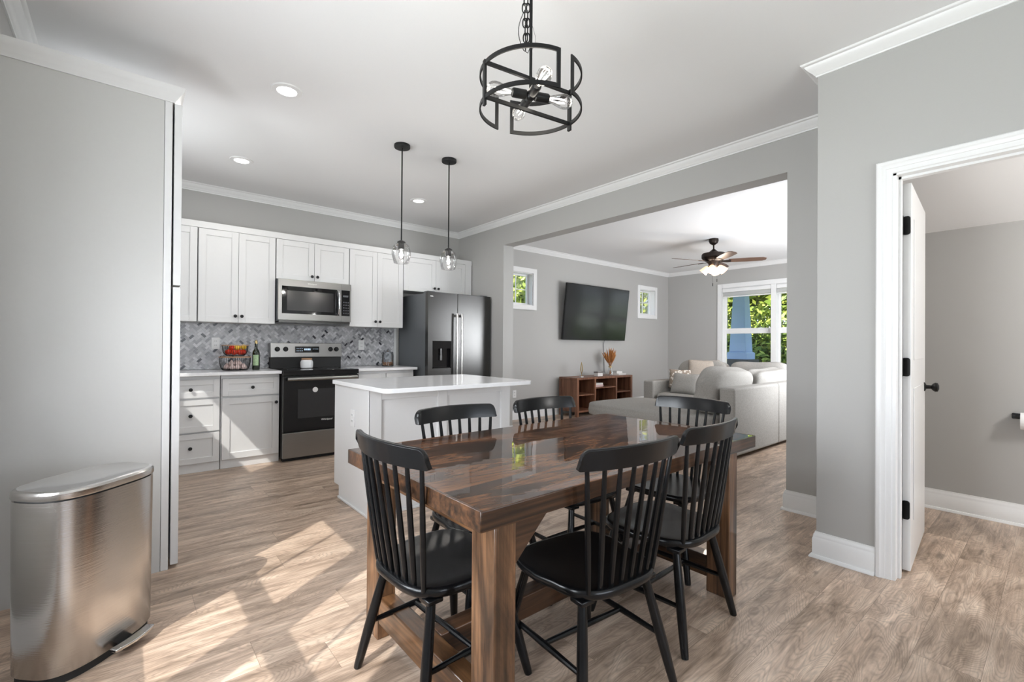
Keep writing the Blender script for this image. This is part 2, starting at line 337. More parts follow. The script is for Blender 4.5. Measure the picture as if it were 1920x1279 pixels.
    def rbox(s, x0, x1, y0, y1, z0, z1, e=4.0, n=14, puff=0, M4=None, seed=0, crumple=0):
        # soft rounded block (superellipsoid on a subdivided cube)
        rnd = random.Random(seed); v = []; f = []; idx = {}
        cx, cy, cz = (x0+x1)/2, (y0+y1)/2, (z0+z1)/2; hx, hy, hz = (x1-x0)/2, (y1-y0)/2, (z1-z0)/2
        ph = [rnd.uniform(0, 6) for _ in range(6)]
        def pt(a, b, c):
            k = (round(a, 5), round(b, 5), round(c, 5))
            if k in idx: return idx[k]
            l_ = (abs(a)**e+abs(b)**e+abs(c)**e)**(1/e); q = [a/l_, b/l_, c/l_]
            w = crumple*(math.sin(4*q[0]+ph[0]+2*q[2])+math.sin(5*q[1]+ph[1])+math.sin(7*q[2]+ph[2]+3*q[0]))/3
            idx[k] = len(v); v.append((cx+q[0]*(hx+w), cy+q[1]*(hy+w+puff*(1-q[0]**2)*(1-q[2]**2)), cz+q[2]*(hz+w))); return idx[k]
        g = [math.tan((2*i/n-1)*PI/4) for i in range(n+1)]
        for ax in range(3):
            for sg in (-1, 1):
                for i in range(n):
                    for j in range(n):
                        q = []
                        for a, b in ((i, j), (i+1, j), (i+1, j+1), (i, j+1)):
                            c = [0, 0, 0]; c[ax] = sg; c[(ax+1) % 3] = g[a]; c[(ax+2) % 3] = g[b]; q.append(pt(*c))
                        f.append(tuple(q) if sg > 0 else tuple(q[::-1]))
        return s.add(v, f, M4)
    def build(s, name, mat, parent=None, smooth=None, bevel=0, seg=2, loc=None, rz=None, sharp=35):
        me = bpy.data.meshes.new(name); me.from_pydata(s.v, [], s.f)
        bm = bmesh.new(); bm.from_mesh(me); bmesh.ops.remove_doubles(bm, verts=bm.verts, dist=1e-6) if not s.t else None
        bmesh.ops.recalc_face_normals(bm, faces=bm.faces); bm.to_mesh(me); bm.free()
        me.materials.append(M[mat] if isinstance(mat, str) else mat)
        if s.t:
            a = me.attributes.new('tint', 'FLOAT', 'POINT'); a.data.foreach_set('value', s.t)
        o = bpy.data.objects.new(name, me); COL.objects.link(o)
        if smooth or smooth is None:
            me.polygons.foreach_set('use_smooth', [True]*len(me.polygons))
            try: me.set_sharp_from_angle(angle=math.radians(sharp))
            except Exception: pass
        if bevel:
            b = o.modifiers.new('bevel', 'BEVEL'); b.width = bevel; b.segments = seg; b.limit_method = 'ANGLE'; b.angle_limit = math.radians(40); b.harden_normals = False
        if parent: o.parent = parent
        if loc is not None: o.location = loc
        if rz is not None: o.rotation_euler[2] = rz
        return o
def tag(o, label, cat, group=None, kind=None):
    o['label'] = label; o['category'] = cat
    if group: o['group'] = group
    if kind: o['kind'] = kind
    return o
def struct(o, label=None): 
    o['kind'] = 'structure'
    if label: o['label'] = label
    return o
def thing(name, label, cat, loc=(0, 0, 0), rz=0, group=None):
    o = bpy.data.objects.new(name, None); COL.objects.link(o); o.location = loc; o.rotation_euler = (0, 0, rz); o.empty_display_size = .1
    return tag(o, label, cat, group)
def copy_tree(o, parent=None):
    c = o.copy(); COL.objects.link(c)
    if parent: c.parent = parent
    for ch in list(o.children): copy_tree(ch, c)
    return c
def rel(o, *a): return o
def sweep(path, prof, closed=False):
    """sweep a (out, z) profile along a floor path; 'out' is to the left of travel"""
    mb = MB(); n = len(path); k = len(prof); P2 = [Vector(p) for p in path]; v = []
    for i in range(n):
        if 0 < i < n-1 or closed:
            d0 = (P2[i]-P2[i-1]).normalized(); d1 = (P2[(i+1) % n]-P2[i]).normalized()
            n0 = Vector((-d0.y, d0.x)); n1 = Vector((-d1.y, d1.x)); m_ = (n0+n1)/(1+n0.dot(n1))
        else:
            d = (P2[1]-P2[0]) if i == 0 else (P2[-1]-P2[-2]); d.normalize(); m_ = Vector((-d.y, d.x))
        for o_, z in prof: v.append((P2[i].x+m_.x*o_, P2[i].y+m_.y*o_, z))
    f = []
    for i in range(n if closed else n-1):
        j = (i+1) % n
        for q in range(k): f.append((i*k+q, i*k+(q+1) % k, j*k+(q+1) % k, j*k+q))
    if not closed: f += [tuple(range(k)), tuple((n-1)*k+q for q in range(k))[::-1]]
    return mb.add(v, f)
CROWN = [(0, 2.674), (.008, 2.674), (.010, 2.682), (.016, 2.685), (.020, 2.692), (.030, 2.700), (.042, 2.712), (.050, 2.724), (.053, 2.730), (.062, 2.732), (.066, 2.736), (.070, 2.743), (0, 2.743)]
BASE = [(0, 0), (.030, 0), (.030, .006), (.024, .016), (.016, .018), (.016, .105), (.013, .110), (.013, .116), (.010, .128), (.006, .134), (.006, .141), (0, .141)]

# ---------------------------------------------------------------- room shell
YK, XO, XO2, XD, XD2, CEIL = 5.537, 3.649, 3.812, 2.962, 3.082, 2.743
XL, YB, XF, YLS = -.43, -2.6, 9.079, .95
struct(MB().box(-.65, 9.4, -2.9, 5.8, -.12, 0).build('floor', 'floor', smooth=False))
struct(MB().box(-.65, 9.4, -2.9, 5.8, CEIL, 2.95).build('ceiling', 'ceiling', smooth=False))
def wall_with_holes(name, axis, c0, c1, a0, a1, holes, z1=CEIL, mat='wall'):
    """slab normal to `axis`, from c0..c1 thick, a0..a1 along, holes = (lo, hi, zlo, zhi)"""
    mb = MB(); cuts = sorted(set([a0, a1]+[h[0] for h in holes]+[h[1] for h in holes]))
    for p, q in zip(cuts[:-1], cuts[1:]):
        hs = sorted([h for h in holes if h[0] < (p+q)/2 < h[1]], key=lambda h: h[2]); z = 0
        for h in hs+[(0, 0, z1, z1)]:
            if h[2]-z > 1e-4:
                if axis == 0: mb.box(c0, c1, p, q, z, h[2])
                else: mb.box(p, q, c0, c1, z, h[2])
            z = h[3]
    return struct(mb.build(name, mat, smooth=False))
WIN_L = [(.70, 1.42, .62, 2.10), (1.50, 2.22, .62, 2.10), (3.75, 4.45, 1.68, 2.22)]
wall_with_holes('wall_left', 0, XL-.16, XL, -2.9, 5.7, WIN_L)
wall_with_holes('wall_kitchen', 1, YK, YK+.16, XL-.16, XO2, [])
WIN_T = [(4.54, 5.08, 1.81, 2.33), (8.02, 8.56, 1.81, 2.33)]
wall_with_holes('wall_television', 1, YK, YK+.16, XO2, 9.24, WIN_T)
wall_with_holes('wall_front', 0, XF, XF+.16, .8, 5.7, [(2.44, 4.35, .72, 2.32)])
wall_with_holes('wall_right', 0, XO, XO2, .883, YK, [(1.278, 4.524, 0, 2.425)])
wall_with_holes('wall_hall', 0, XD, XD2, YB, .883, [(-.25, .556, 0, 2.045)])
wall_with_holes('wall_rear', 1, YB-.16, YB, XL, XD2+1.7, [(-.1, 2.5, .6, 2.3)])
struct(MB().box(XD2, XO, .763, .883, 0, CEIL).box(XO, 9.24, .80, .95, 0, CEIL).build('wall_south', 'wall', smooth=False))
struct(MB().box(4.53, 4.65, YB, .80, 0, CEIL).build('wall_bathroom', 'wall', smooth=False))
# sloping ceiling over the small room behind the door
struct(MB().prism([(XD2, 2.60), (XD2, 2.72), (4.53, 2.72), (4.53, 2.012)], 1, YB, .763).build('ceiling_bathroom', 'ceiling', smooth=False))

struct(sweep([(XL, YB), (XD, YB), (XD, .883), (XO, .883), (XO, YK), (XL, YK)], CROWN, True).build('trim_1', 'trim'), 'white crown moulding round the dining room and kitchen ceiling')
struct(sweep([(XO2, YLS), (XF, YLS), (XF, YK), (XO2, YK)], CROWN, True).build('trim_2', 'trim'), 'white crown moulding round the living room ceiling')
# baseboards
struct(sweep([(XD, .619), (XD, .883), (XO, .883), (XO, 1.278), (XO2, 1.278), (XO2, YLS)], BASE).build('baseboard_right', 'trim'))
struct(sweep([(XO2, YK), (XO2, 4.524), (XO, 4.524), (XO, 4.75)], BASE).build('baseboard_kitchen', 'trim'))
struct(sweep([(XF, YLS), (XF, YK), (XO2, YK)], BASE).build('baseboard_television', 'trim'))
struct(sweep([(4.53, YB), (4.53, .763), (XD2, .763)], BASE).build('baseboard_bathroom', 'trim'))
struct(sweep([(XL, 2.93), (XL, YB)], BASE).build('baseboard_left', 'trim'))

# door casing, jambs, door leaf
mb = MB()
def casing_prof(w): return [(0, 0), (0, .012), (.006, .019), (.02, .020), (.026, .015), (w*.6, .013), (w*.62, .010), (w-.004, .009), (w, .004), (w, 0)]
def casing_y(x, ya, yb, z1, sgn, w=.068):
    """three-sided casing on plane x, around opening ya..yb, top z1; sgn = side it stands out to"""
    mb = MB(); pr = casing_prof(w); v = []; f = []; k = len(pr)
    pth = [((ya, 0), (-1, 0)), ((ya, z1), (-1, 1)), ((yb, z1), (1, 1)), ((yb, 0), (1, 0))]
    for (y, z), (dy, dz) in pth:
        for o_, h in pr: v.append((x+sgn*h, y+dy*(w-o_), z+dz*(w-o_)))
    for i in range(3):
        for q in range(k): f.append((i*k+q, i*k+(q+1) % k, (i+1)*k+(q+1) % k, (i+1)*k+q))
    f += [tuple(range(k)), tuple(3*k+q for q in range(k))]
    return mb.add(v, f)
dr = thing('door_1', 'white interior door standing open into the small room', 'door'); del dr['category']; dr['kind'] = 'structure'
casing_y(XD, -.245, .551, 2.04, -1).build('door_casing', 'trim', dr)
MB().box(XD-.004, XD2+.004, .538, .556, 0, 2.045).box(XD-.004, XD2+.004, -.25, -.232, 0, 2.045).box(XD-.004, XD2+.004, -.25, .556, 2.03, 2.048).box(XD+.045, XD+.075, .527, .540, 0, 2.03).box(XD+.045, XD+.075, -.24, .54, 2.018, 2.032).build('door_jamb', 'trim', dr)
leaf = MB().box(3.112, 3.872, .505, .540, .012, 2.02)
for za, zb in ((.25, .95), (1.10, 1.85)):
    for y, s_ in ((.505, -1), (.540, 1)): 
        leaf.box(3.22, 3.76, min(y, y+.004*s_), max(y, y+.004*s_), za, zb)
SWING = Matrix.Translation((3.112, .54, 0)) @ Matrix.Rotation(math.radians(4.2), 4, 'Z') @ Matrix.Translation((-3.112, -.54, 0))
leaf.v = [tuple(SWING @ Vector(v)) for v in leaf.v]
leaf.build('door_leaf', 'trim', dr, bevel=.002)
def rrect(x0, x1, z0, z1, r_, n=5):
    p = []
    for cx, cz, a in ((x1-r_, z1-r_, 0), (x0+r_, z1-r_, 90), (x0+r_, z0+r_, 180), (x1-r_, z0+r_, 270)):
        for i in range(n+1): t = math.radians(a+90*i/n); p.append((cx+r_*math.cos(t), cz+r_*math.sin(t)))
    return p
for z in (1.80, 1.065, .325):
    h = MB().prism(rrect(.508, .540, z-.048, z+.048, .012), 0, 3.106, 3.112).tube([(3.094, .548, z-.05), (3.094, .548, z+.05)], .007, 10).box(XD2-.03, 3.094, .533, .538, z-.048, z+.048)
    h.build('hinge', 'black', dr)
kn = MB()
for s_ in (-1, 1):
    y0 = .505 if s_ < 0 else .540
    kn.lathe([(.027, 0), (.027, .006), (.012, .012), (.011, .034), (.022, .042), (.028, .052), (.026, .064), (.012, .070)], 20, M4=Matrix.Translation((3.80, y0, .925)) @ Matrix.Rotation(PI/2*(-s_), 4, 'X'))
kn.v = [tuple(SWING @ Vector(v)) for v in kn.v]
kn.build('door_knob', 'black', dr)

# ---------------------------------------------------------------- windows
def window(name, axis, c, side, a0, a1, z0, z1, label, muntins=(1, 1), split=None, lower_muntin=False, casing=.075, depth=.16, midpost=None, apron=True):
    """c: inner wall plane, side: +1 when the room lies on the + side of it; a0..a1 x z0..z1 the hole"""
    root = thing(name, label, 'window'); del root['category']; root['kind'] = 'structure'
    def bx(mb, a, b, d0, d1, za, zb):
        lo, hi = sorted((c+side*d0, c+side*d1))
        return mb.box(lo, hi, a, b, za, zb) if axis == 0 else mb.box(a, b, lo, hi, za, zb)
    fr = MB(); w = casing
    bx(fr, a0-w, a0, 0, .018, z0-w, z1+w); bx(fr, a1, a1+w, 0, .018, z0-w, z1+w); bx(fr, a0, a1, 0, .018, z1, z1+w); bx(fr, a0, a1, 0, .018, z0-w, z0)
    fr.build('window_casing', 'trim', root, bevel=.003)
    jb = MB(); t = .012
    bx(jb, a0, a0+t, -depth, .0, z0, z1); bx(jb, a1-t, a1, -depth, 0, z0, z1); bx(jb, a0, a1, -depth, 0, z1-t, z1); bx(jb, a0, a1, -depth, .0, z0, z0+t)
    if midpost: bx(jb, midpost[0], midpost[1], -depth, .018, z0, z1)
    jb.build('window_jamb', 'trim', root, bevel=.002)
    segs = [(a0+t, a1-t)] if not midpost else [(a0+t, midpost[0]), (midpost[1], a1-t)]
    for (p, q) in segs:
        panes = [(z0+t, z1-t)] if not split else [(z0+t, split[0]), (split[1], z1-t)]
        s = .030; fr = MB()
        for i, (za, zb) in enumerate(panes):
            d = -.10-.02*i
            bx(fr, p, p+s, d-.03, d, za, zb); bx(fr, q-s, q, d-.03, d, za, zb); bx(fr, p+s, q-s, d-.03, d, zb-s, zb); bx(fr, p+s, q-s, d-.03, d, za, za+s)
            mu = muntins if (i == len(panes)-1 or lower_muntin) else (0, 0)
            for k in range(mu[0]): m0 = p+(q-p)*(k+1)/(mu[0]+1); bx(fr, m0-.007, m0+.007, d-.022, d-.008, za, zb)
            for k in range(mu[1]): m0 = za+(zb-za)*(k+1)/(mu[1]+1); bx(fr, p, q, d-.022, d-.008, m0-.007, m0+.007)
        if split: bx(fr, p, q, -.15, -.10, split[0]-.002, split[1]+.002)
        sh = fr.build('sash', 'trim', root, bevel=.002)
        g = MB()
        for i, (za, zb) in enumerate(panes): d = -.10-.02*i; bx(g, p+s, q-s, d-.018, d-.012, za+s, zb-s)
        g.build('glass_pane', 'glass', sh, smooth=False)
    return root
window('window_1', 0, XL, 1, .70, 1.42, .62, 2.10, 'white double hung window nearest the camera in the left wall', (1, 0), (1.28, 1.362), casing=.035)
window('window_2', 0, XL, 1, 1.50, 2.22, .62, 2.10, 'white double hung window beside the tall pantry', (1, 0), (1.28, 1.362), casing=.035)
window('window_3', 0, XL, 1, 3.75, 4.45, 1.68, 2.22, 'small high window in the left kitchen wall', (0, 0))
window('window_4', 1, YK, -1, 4.54, 5.08, 1.81, 2.33, 'small square window left of the television', (1, 1))
window('window_5', 1, YK, -1, 8.02, 8.56, 1.81, 2.33, 'small square window right of the television', (1, 1))
w6 = window('window_6', 0, XF, -1, 2.44, 4.35, .72, 2.32, 'wide twin window behind the grey sofa', (0, 0), (1.455, 1.50), casing=.085, midpost=(3.35, 3.44))
window('window_7', 1, YB, 1, -.1, 2.5, .6, 2.3, 'unseen wide window added in the rear wall to let in skylight', (0, 0), None, midpost=(1.15, 1.25))  # made-up window out of view, lets sky light in from behind
# raised blinds
for i, (a, b) in enumerate(((3.445, 4.335), (2.455, 3.345))):
    bl = thing('window_blind', ['white horizontal blind pulled up at the right half of the twin window', 'white horizontal blind pulled up at the left half of the twin window'][1-i], 'blind', (XF, (a+b)/2, 2.30), 0, 'raised blinds in the twin window')
    h = (b-a)/2
    MB().box(-.02, .045, -h, h, -.065, .005).build('valance', 'trim', bl, bevel=.004)
    sl = MB()
    for k in range(9): sl.box(-.006, .044, -h+.006, h-.006, -.075-k*.0075, -.071-k*.0075)
    sl.build('slat_stack', 'trim', bl)
    MB().box(-.008, .046, -h+.004, h-.004, -.165, -.143).build('bottom_rail', 'trim', bl, bevel=.003)
# left/right naming as seen from the camera

# ---------------------------------------------------------------- herringbone backsplash
def herring(x0, x1, z0, z1, y):
    a, b = .052, .0235; g = .0014; mb = MB(); mb.t = []; rnd = random.Random(3); c45 = math.cos(PI/4)
    dark = random.Random(11)
    N = 110
    for i in range(-N, N):
        for j in range(-N, N):
            # herringbone in unit b: length = 2b(+) ; tile pairs
            for k in range(2):
                L, W = 2*b+.004, b+.002
                if k == 0: px, pz, w, h = (i*W+j*0), 0, 0, 0
            break
    W = b; L = 2*b
    for i in range(-160, 160):
        for j in range(-60, 60):
            ox = i*W+j*L*1.0; oz = i*W-j*L*1.0
            for (u0, v0, du, dv) in ((ox, oz, L, W), (ox+0, oz+W, W, L)):
                pts = [(u0+g, v0+g), (u0+du-g, v0+g), (u0+du-g, v0+dv-g), (u0+g, v0+dv-g)]
                q = [((p*c45-r_*c45)+1.5, (p*c45+r_*c45)+1.1) for p, r_ in pts]
                cx = sum(p[0] for p in q)/4; cz = sum(p[1] for p in q)/4
                if cx < x0-.03 or cx > x1+.03 or cz < z0-.03 or cz > z1+.03: continue
                q = [(min(max(p, x0), x1), min(max(r_, z0), z1)) for p, r_ in q]
                ar = abs(sum(q[t][0]*q[(t+1) % 4][1]-q[(t+1) % 4][0]*q[t][1] for t in range(4)))/2
                if ar < 2e-5: continue
                n0 = len(mb.v); mb.v += [(p, y, r_) for p, r_ in q]; mb.f.append((n0, n0+1, n0+2, n0+3))
                t = rnd.random(); t = (.02 if t < .04 else .10+rnd.random()*.9)
                mb.t += [t]*4
    return mb
bs = MB().box(.0, 2.66, YK-.009, YK-.001, .90, 1.375).build('backsplash', 'grout', smooth=False)
struct(bs, 'grey marble herringbone mosaic splashback behind the kitchen counter')
ht = herring(.0, 2.655, .901, 1.372, YK-.0105); ht.build('mosaic_tiles', 'tile', bs, smooth=False)

# ---------------------------------------------------------------- cabinets
YF = 5.203
def shaker(mb, x0, x1, z0, z1, y, fw=.058, th=.019, rec=.008):
    mb.box(x0, x1, y+rec, y+th, z0, z1)
    mb.box(x0, x0+fw, y, y+th, z0, z1).box(x1-fw, x1, y, y+th, z0, z1).box(x0+fw, x1-fw, y, y+th, z1-fw, z1).box(x0+fw, x1-fw, y, y+th, z0, z0+fw)
    return mb
def knob(x, y, z, par, k=1.0):
    return MB().lathe([(.006, 0), (.006, .012), (.0145, .018), (.016, .024), (.0145, .029), (.006, .031)], 16, M4=Matrix.Translation((x, y, z)) @ Matrix.Rotation(PI/2, 4, 'X')).build('knob', 'black', par)
def upper(x0, x1, z0, doors, label, knobz, filler=None):
    r_ = thing('wall_cabinet', label, 'cabinet', ((x0+x1)/2, YF, z0), 0, 'white wall cabinets'); o = Vector(r_.location)
    def sub(mb): mb.v = [tuple(Vector(v)-o) for v in mb.v]; return mb
    b = MB().box(x0+.0008, x1-.0008, YF+.020, YK-.001, z0, 2.252)
    if filler: b.box(*filler)
    sub(b).build('cabinet_body', 'cab', r_, bevel=.0015)
    for (a, c, kx) in doors:
        d = sub(shaker(MB(), a+.0015, c-.0015, z0+.001, 2.247, YF)).build('door', 'cab', r_, bevel=.0015)
        if kx: k = knob(kx-o.x, -.0005, knobz-o.z, d)
    return r_
upper(.06, .523, 1.367, [(.07, .30, .27), (.30, .521, None)], 'white wall cabinet beside the tall pantry, leftmost of the row', 1.43)
upper(.527, 1.190, 1.367, [(.529, .858, .83), (.858, 1.188, .886)], 'tall two-door white wall cabinet above the fruit basket', 1.43)
upper(1.194, 1.951, 1.835, [(1.196, 1.572, 1.543), (1.572, 1.949, 1.60)], 'short two-door white wall cabinet above the microwave', 1.885)
upper(1.955, 2.620, 1.367, [(1.957, 2.288, 2.26), (2.288, 2.618, 2.316)], 'tall two-door white wall cabinet between microwave and refrigerator', 1.43)
upper(2.624, 3.533, 1.832, [(2.626, 3.079, 3.05), (3.079, 3.531, 3.107)], 'short wide white wall cabinet above the refrigerator', 1.885, (3.5335, 3.636, YF+.004, YF+.024, 1.832, 2.252))
CR2 = [(0, 2.252), (.010, 2.252), (.012, 2.262), (.022, 2.275), (.034, 2.292), (.038, 2.298), (.038, 2.311), (0, 2.311)]
struct(sweep([(3.640, YK), (3.640, YF+.003), (.04, YF+.003)], [(-a, z) for a, z in CR2]).build('trim_3', 'cab'), 'white moulding along the top of the kitchen wall cabinets')

YBF = 4.985
def base_cab(x0, x1, fronts, label, z1=.868):
    r_ = thing('base_cabinet', label, 'cabinet', ((x0+x1)/2, YBF, 0), 0, 'white base cabinets'); o = Vector(r_.location)
    def sub(mb): mb.v = [tuple(Vector(v)-o) for v in mb.v]; return mb
    sub(MB().box(x0+.0008, x1-.0008, YBF+.020, YK-.012, 0, z1)).build('cabinet_body', 'cab', r_, bevel=.0015)
    for kind, a, c, za, zb, kx, kz in fronts:
        d = sub(shaker(MB(), a, c, za, zb, YBF, .05 if kind == 'drawer' else .06)).build(kind, 'cab', r_, bevel=.0015)
        if kx: knob(kx-o.x, .0075 if kind == 'drawer' else -.0005, kz-o.z, d)
    return r_
base_cab(.06, .686, [('drawer', .237, .680, .672, .835, .459, .747), ('drawer', .237, .680, .366, .655, .459, .514), ('drawer', .237, .680, .085, .352, .459, .225)], 'white three-drawer base cabinet next to the pantry')
base_cab(.690, 1.188, [('drawer', .700, 1.182, .672, .835, .948, .747), ('door', .700, 1.182, .085, .655, 1.152, .592)], 'white base cabinet with one drawer over one door left of the stove')
base_cab(1.957, 2.660, [('drawer', 1.965, 2.30, .672, .835, 2.13, .747), ('drawer', 2.31, 2.65, .672, .835, 2.48, .747), ('door', 1.965, 2.30, .085, .655, 2.25, .60), ('door', 2.31, 2.65, .085, .655, 2.36, .60)], 'white base cabinet between stove and refrigerator')
tag(MB().box(.05, 1.191, 4.925, YK-.010, .869, .899).build('countertop', 'counter', bevel=.003), 'white quartz counter slab left of the stove under the fruit basket', 'countertop')
tag(MB().box(1.955, 2.672, 4.925, YK-.010, .869, .899).build('countertop', 'counter', bevel=.003), 'short white quartz counter slab between stove and refrigerator', 'countertop')
# scribe strip at the end of the backsplash
struct(MB().box(2.655, 2.685, YK-.02, YK-.001, .90, 1.367).build('trim_4', 'cab'), 'narrow white strip closing the right end of the mosaic')

# pantry
pr = thing('pantry_cabinet', 'tall white pantry cabinet with pale side panel facing the dining room', 'cabinet', (-.1, 2.951, 0))
def sub(mb, o): mb.v = [tuple(Vector(v)-Vector(o)) for v in mb.v]; return mb
PO = (-.1, 2.951, 0)
sub(MB().box(XL+.002, .150, 2.951, 3.68, 0, 2.42), PO).build('side_panel', 'panel', pr)
sub(MB().box(.1515, .1835, 2.949, 3.68, 0, 2.42), PO).build('face_frame', 'cab', pr, bevel=.002)
for za, zb, nm in ((.02, 1.452, 'door'), (1.462, 2.40, 'door')):
    d = MB(); d.box(.192, .222, 2.953, 3.31, za, zb).box(.192, .222, 3.314, 3.67, za, zb)
    d.box(.222, .225, 2.953, 3.01, za, zb).box(.222, .225, 3.253, 3.31, za, zb).box(.222, .225, 3.01, 3.253, zb-.06, zb).box(.222, .225, 3.01, 3.253, za, za+.06)
    dd = sub(d, PO).build(nm, 'cab', pr, bevel=.002)
pc = [(0, 2.400), (.008, 2.400), (.010, 2.408), (.018, 2.416), (.022, 2.424), (.034, 2.440), (.044, 2.452), (.047, 2.462), (.052, 2.470), (0, 2.470)]
sub(sweep([(XL+.002, 2.951), (.1845, 2.951), (.1845, 3.68)], [(-a, z) for a, z in pc]), PO).build('crown', 'cab', pr)

# island
isl = thing('kitchen_island', 'white kitchen island with battened panels and pale quartz top', 'island', (1.85, 3.2, 0)); IO = (1.85, 3.2, 0)
IT = .887
sub(MB().prism([(2.979+.012, 0), (3.54, 0), (3.54, .09), (3.64, .09), (3.64, IT-.031), (2.979+.012, IT-.031)], 0, 1.261, 2.47), IO).build('island_body', 'cab', isl, bevel=.002)
bt = MB()
for a, b in ((1.255, 1.345), (1.785, 1.865), (2.385, 2.476)): bt.box(a, b, 2.973, 2.992, 0, IT-.031)
for a, b in ((1.345, 1.785), (1.865, 2.385)): bt.box(a, b, 2.975, 2.992, IT-.10, IT-.031).box(a, b, 2.975, 2.992, 0, .12)
bt.box(1.252, 1.262, 2.973, 3.02, 0, IT-.031)
sub(bt, IO).build('batten_trim', 'cab', isl, bevel=.002)
sub(MB().box(1.250, 1.2605, 2.965, 3.54, 0, .016).box(1.250, 2.48, 2.963, 2.973, 0, .016), IO).build('shoe_moulding', 'cab', isl, bevel=.003)
sub(MB().prism(rrect(1.236, 2.475, 2.68, 3.665, .05, 8), 2, IT-.030, IT), IO).build('island_top', 'counter', isl, bevel=.003)
# ---------------------------------------------------------------- outlets
def outlet(name, loc, axis, side, label, w=.072, h=.118, steel=False):
    r_ = thing(name, label, 'outlet', loc, 0, 'wall outlets')
    R_ = Matrix.Rotation(0, 4, 'Z') if (axis == 1) else Matrix.Rotation(-PI/2, 4, 'Z')
    MB().prism(rrect(-w/2, w/2, -h/2, h/2, .006), 1, -.006, 0, R_).build('cover_plate', 'plastic_w', r_, bevel=.0015)
    for z in (-.021, .021):
        MB().prism(rrect(-.017, .017, z-.014, z+.014, .009), 1, -.0085, -.006, R_).build('socket', 'plastic_w', r_)
        for x in (-.0065, .0065): MB().box(x-.0015, x+.0015, -.0092, -.0084, z-.003, z+.007, R_).build('slot', 'seal', r_)
    return r_
outlet('wall_outlet', (.713, YK-.0112, 1.163), 1, -1, 'white outlet on the mosaic left of the fruit basket')
outlet('wall_outlet', (2.228, YK-.0112, 1.155), 1, -1, 'white outlet on the mosaic right of the stove')
outlet('wall_outlet', (4.70, YK-.0005, .40), 1, -1, 'white outlet low on the living room wall')
outlet('wall_outlet', (1.2605, 3.265, .635), 0, -1, 'white outlet on the end of the kitchen island')

# ---------------------------------------------------------------- microwave
def text(body, size, mat, parent, M4, name='lettering', depth=.0004):
    cu = bpy.data.curves.new('txt', 'FONT'); cu.body = body; cu.size = size; cu.align_x = 'CENTER'; cu.align_y = 'CENTER'; cu.extrude = depth
    t = bpy.data.objects.new('txt', cu); COL.objects.link(t)
    dg = bpy.context.evaluated_depsgraph_get(); me = bpy.data.meshes.new_from_object(t.evaluated_get(dg)); bpy.data.objects.remove(t)
    me.name = name; me.materials.clear(); me.materials.append(M[mat]); me.transform(M4)
    o = bpy.data.objects.new(name, me); COL.objects.link(o)
    if parent: o.parent = parent
    return o
FRONT = Matrix.Rotation(PI/2, 4, 'X')     # text facing -y
mw = thing('microwave', 'stainless over-the-range microwave under the short wall cabinet', 'microwave', (1.571, 5.13, 1.388)); MO = mw.location
mx0, mx1, my, mz0, mz1 = 1.198, 1.946, 5.128, 1.385, 1.832
sub(MB().box(mx0, mx1, my+.03, YK-.014, mz0+.012, mz1-.002), MO).build('casing', 'fridge_side', mw, bevel=.003)
dm = sub(MB().box(mx0, 1.838, my, my+.03, mz1-.072, mz1-.002).box(mx0, 1.838, my, my+.03, mz0+.025, 1.476).box(mx0, mx0+.036, my, my+.03, 1.476, mz1-.072).box(1.815, 1.838, my, my+.03, 1.476, mz1-.072), MO).build('door', 'steel_h', mw, bevel=.002)
sub(MB().box(mx0+.036, 1.815, my+.004, my+.03, 1.476, mz1-.072), MO).build('door_glass', 'blackglass', dm)
sub(MB().box(mx0+.085, 1.755, my+.0032, my+.0038, 1.51, 1.715), MO).build('viewing_window', P('microwave_mesh', (.022, .022, .024), .2), dm)
sub(MB().box(1.840, mx1, my, my+.03, mz1-.072, mz1-.002).box(1.840, mx1, my, my+.03, mz0+.025, 1.476).box(mx1-.014, mx1, my, my+.03, 1.476, mz1-.072), MO).build('end_panel', 'steel_h', mw, bevel=.002)
cp = sub(MB().box(1.840, mx1-.014, my+.003, my+.03, 1.476, mz1-.072), MO).build('control_panel', 'blackglass', mw)
bt = MB()
for r_ in range(5):
    for c in range(3): bt.box(1.860+c*.024, 1.874+c*.024, my+.0018, my+.003, 1.50+r_*.030, 1.512+r_*.030)
sub(bt, MO).build('keypad', P('faint_keys', (.10, .10, .11), .4), cp)
sub(MB().box(1.858, 1.915, my+.0018, my+.003, 1.685, 1.705), MO).build('display', P('grey_display', (.12, .13, .14), .3), cp)
hp = [(1.797, my-.004, 1.485), (1.799, my-.030, 1.50), (1.801, my-.042, 1.56), (1.802, my-.045, 1.62), (1.801, my-.042, 1.68), (1.799, my-.030, 1.735), (1.797, my-.004, 1.75)]
sub(MB().tube(hp, .015, 12, ex=.7), MO).build('handle', 'chrome', mw)
sub(MB().box(mx0+.01, mx1-.01, my+.006, YK-.014, mz0, mz0+.024), MO).build('vent_grille', 'dark_steel', mw)
text('Whirlpool', .022, 'logo', dm, Matrix.Translation(Vector((1.53, my-.0004, 1.797))-MO) @ FRONT)

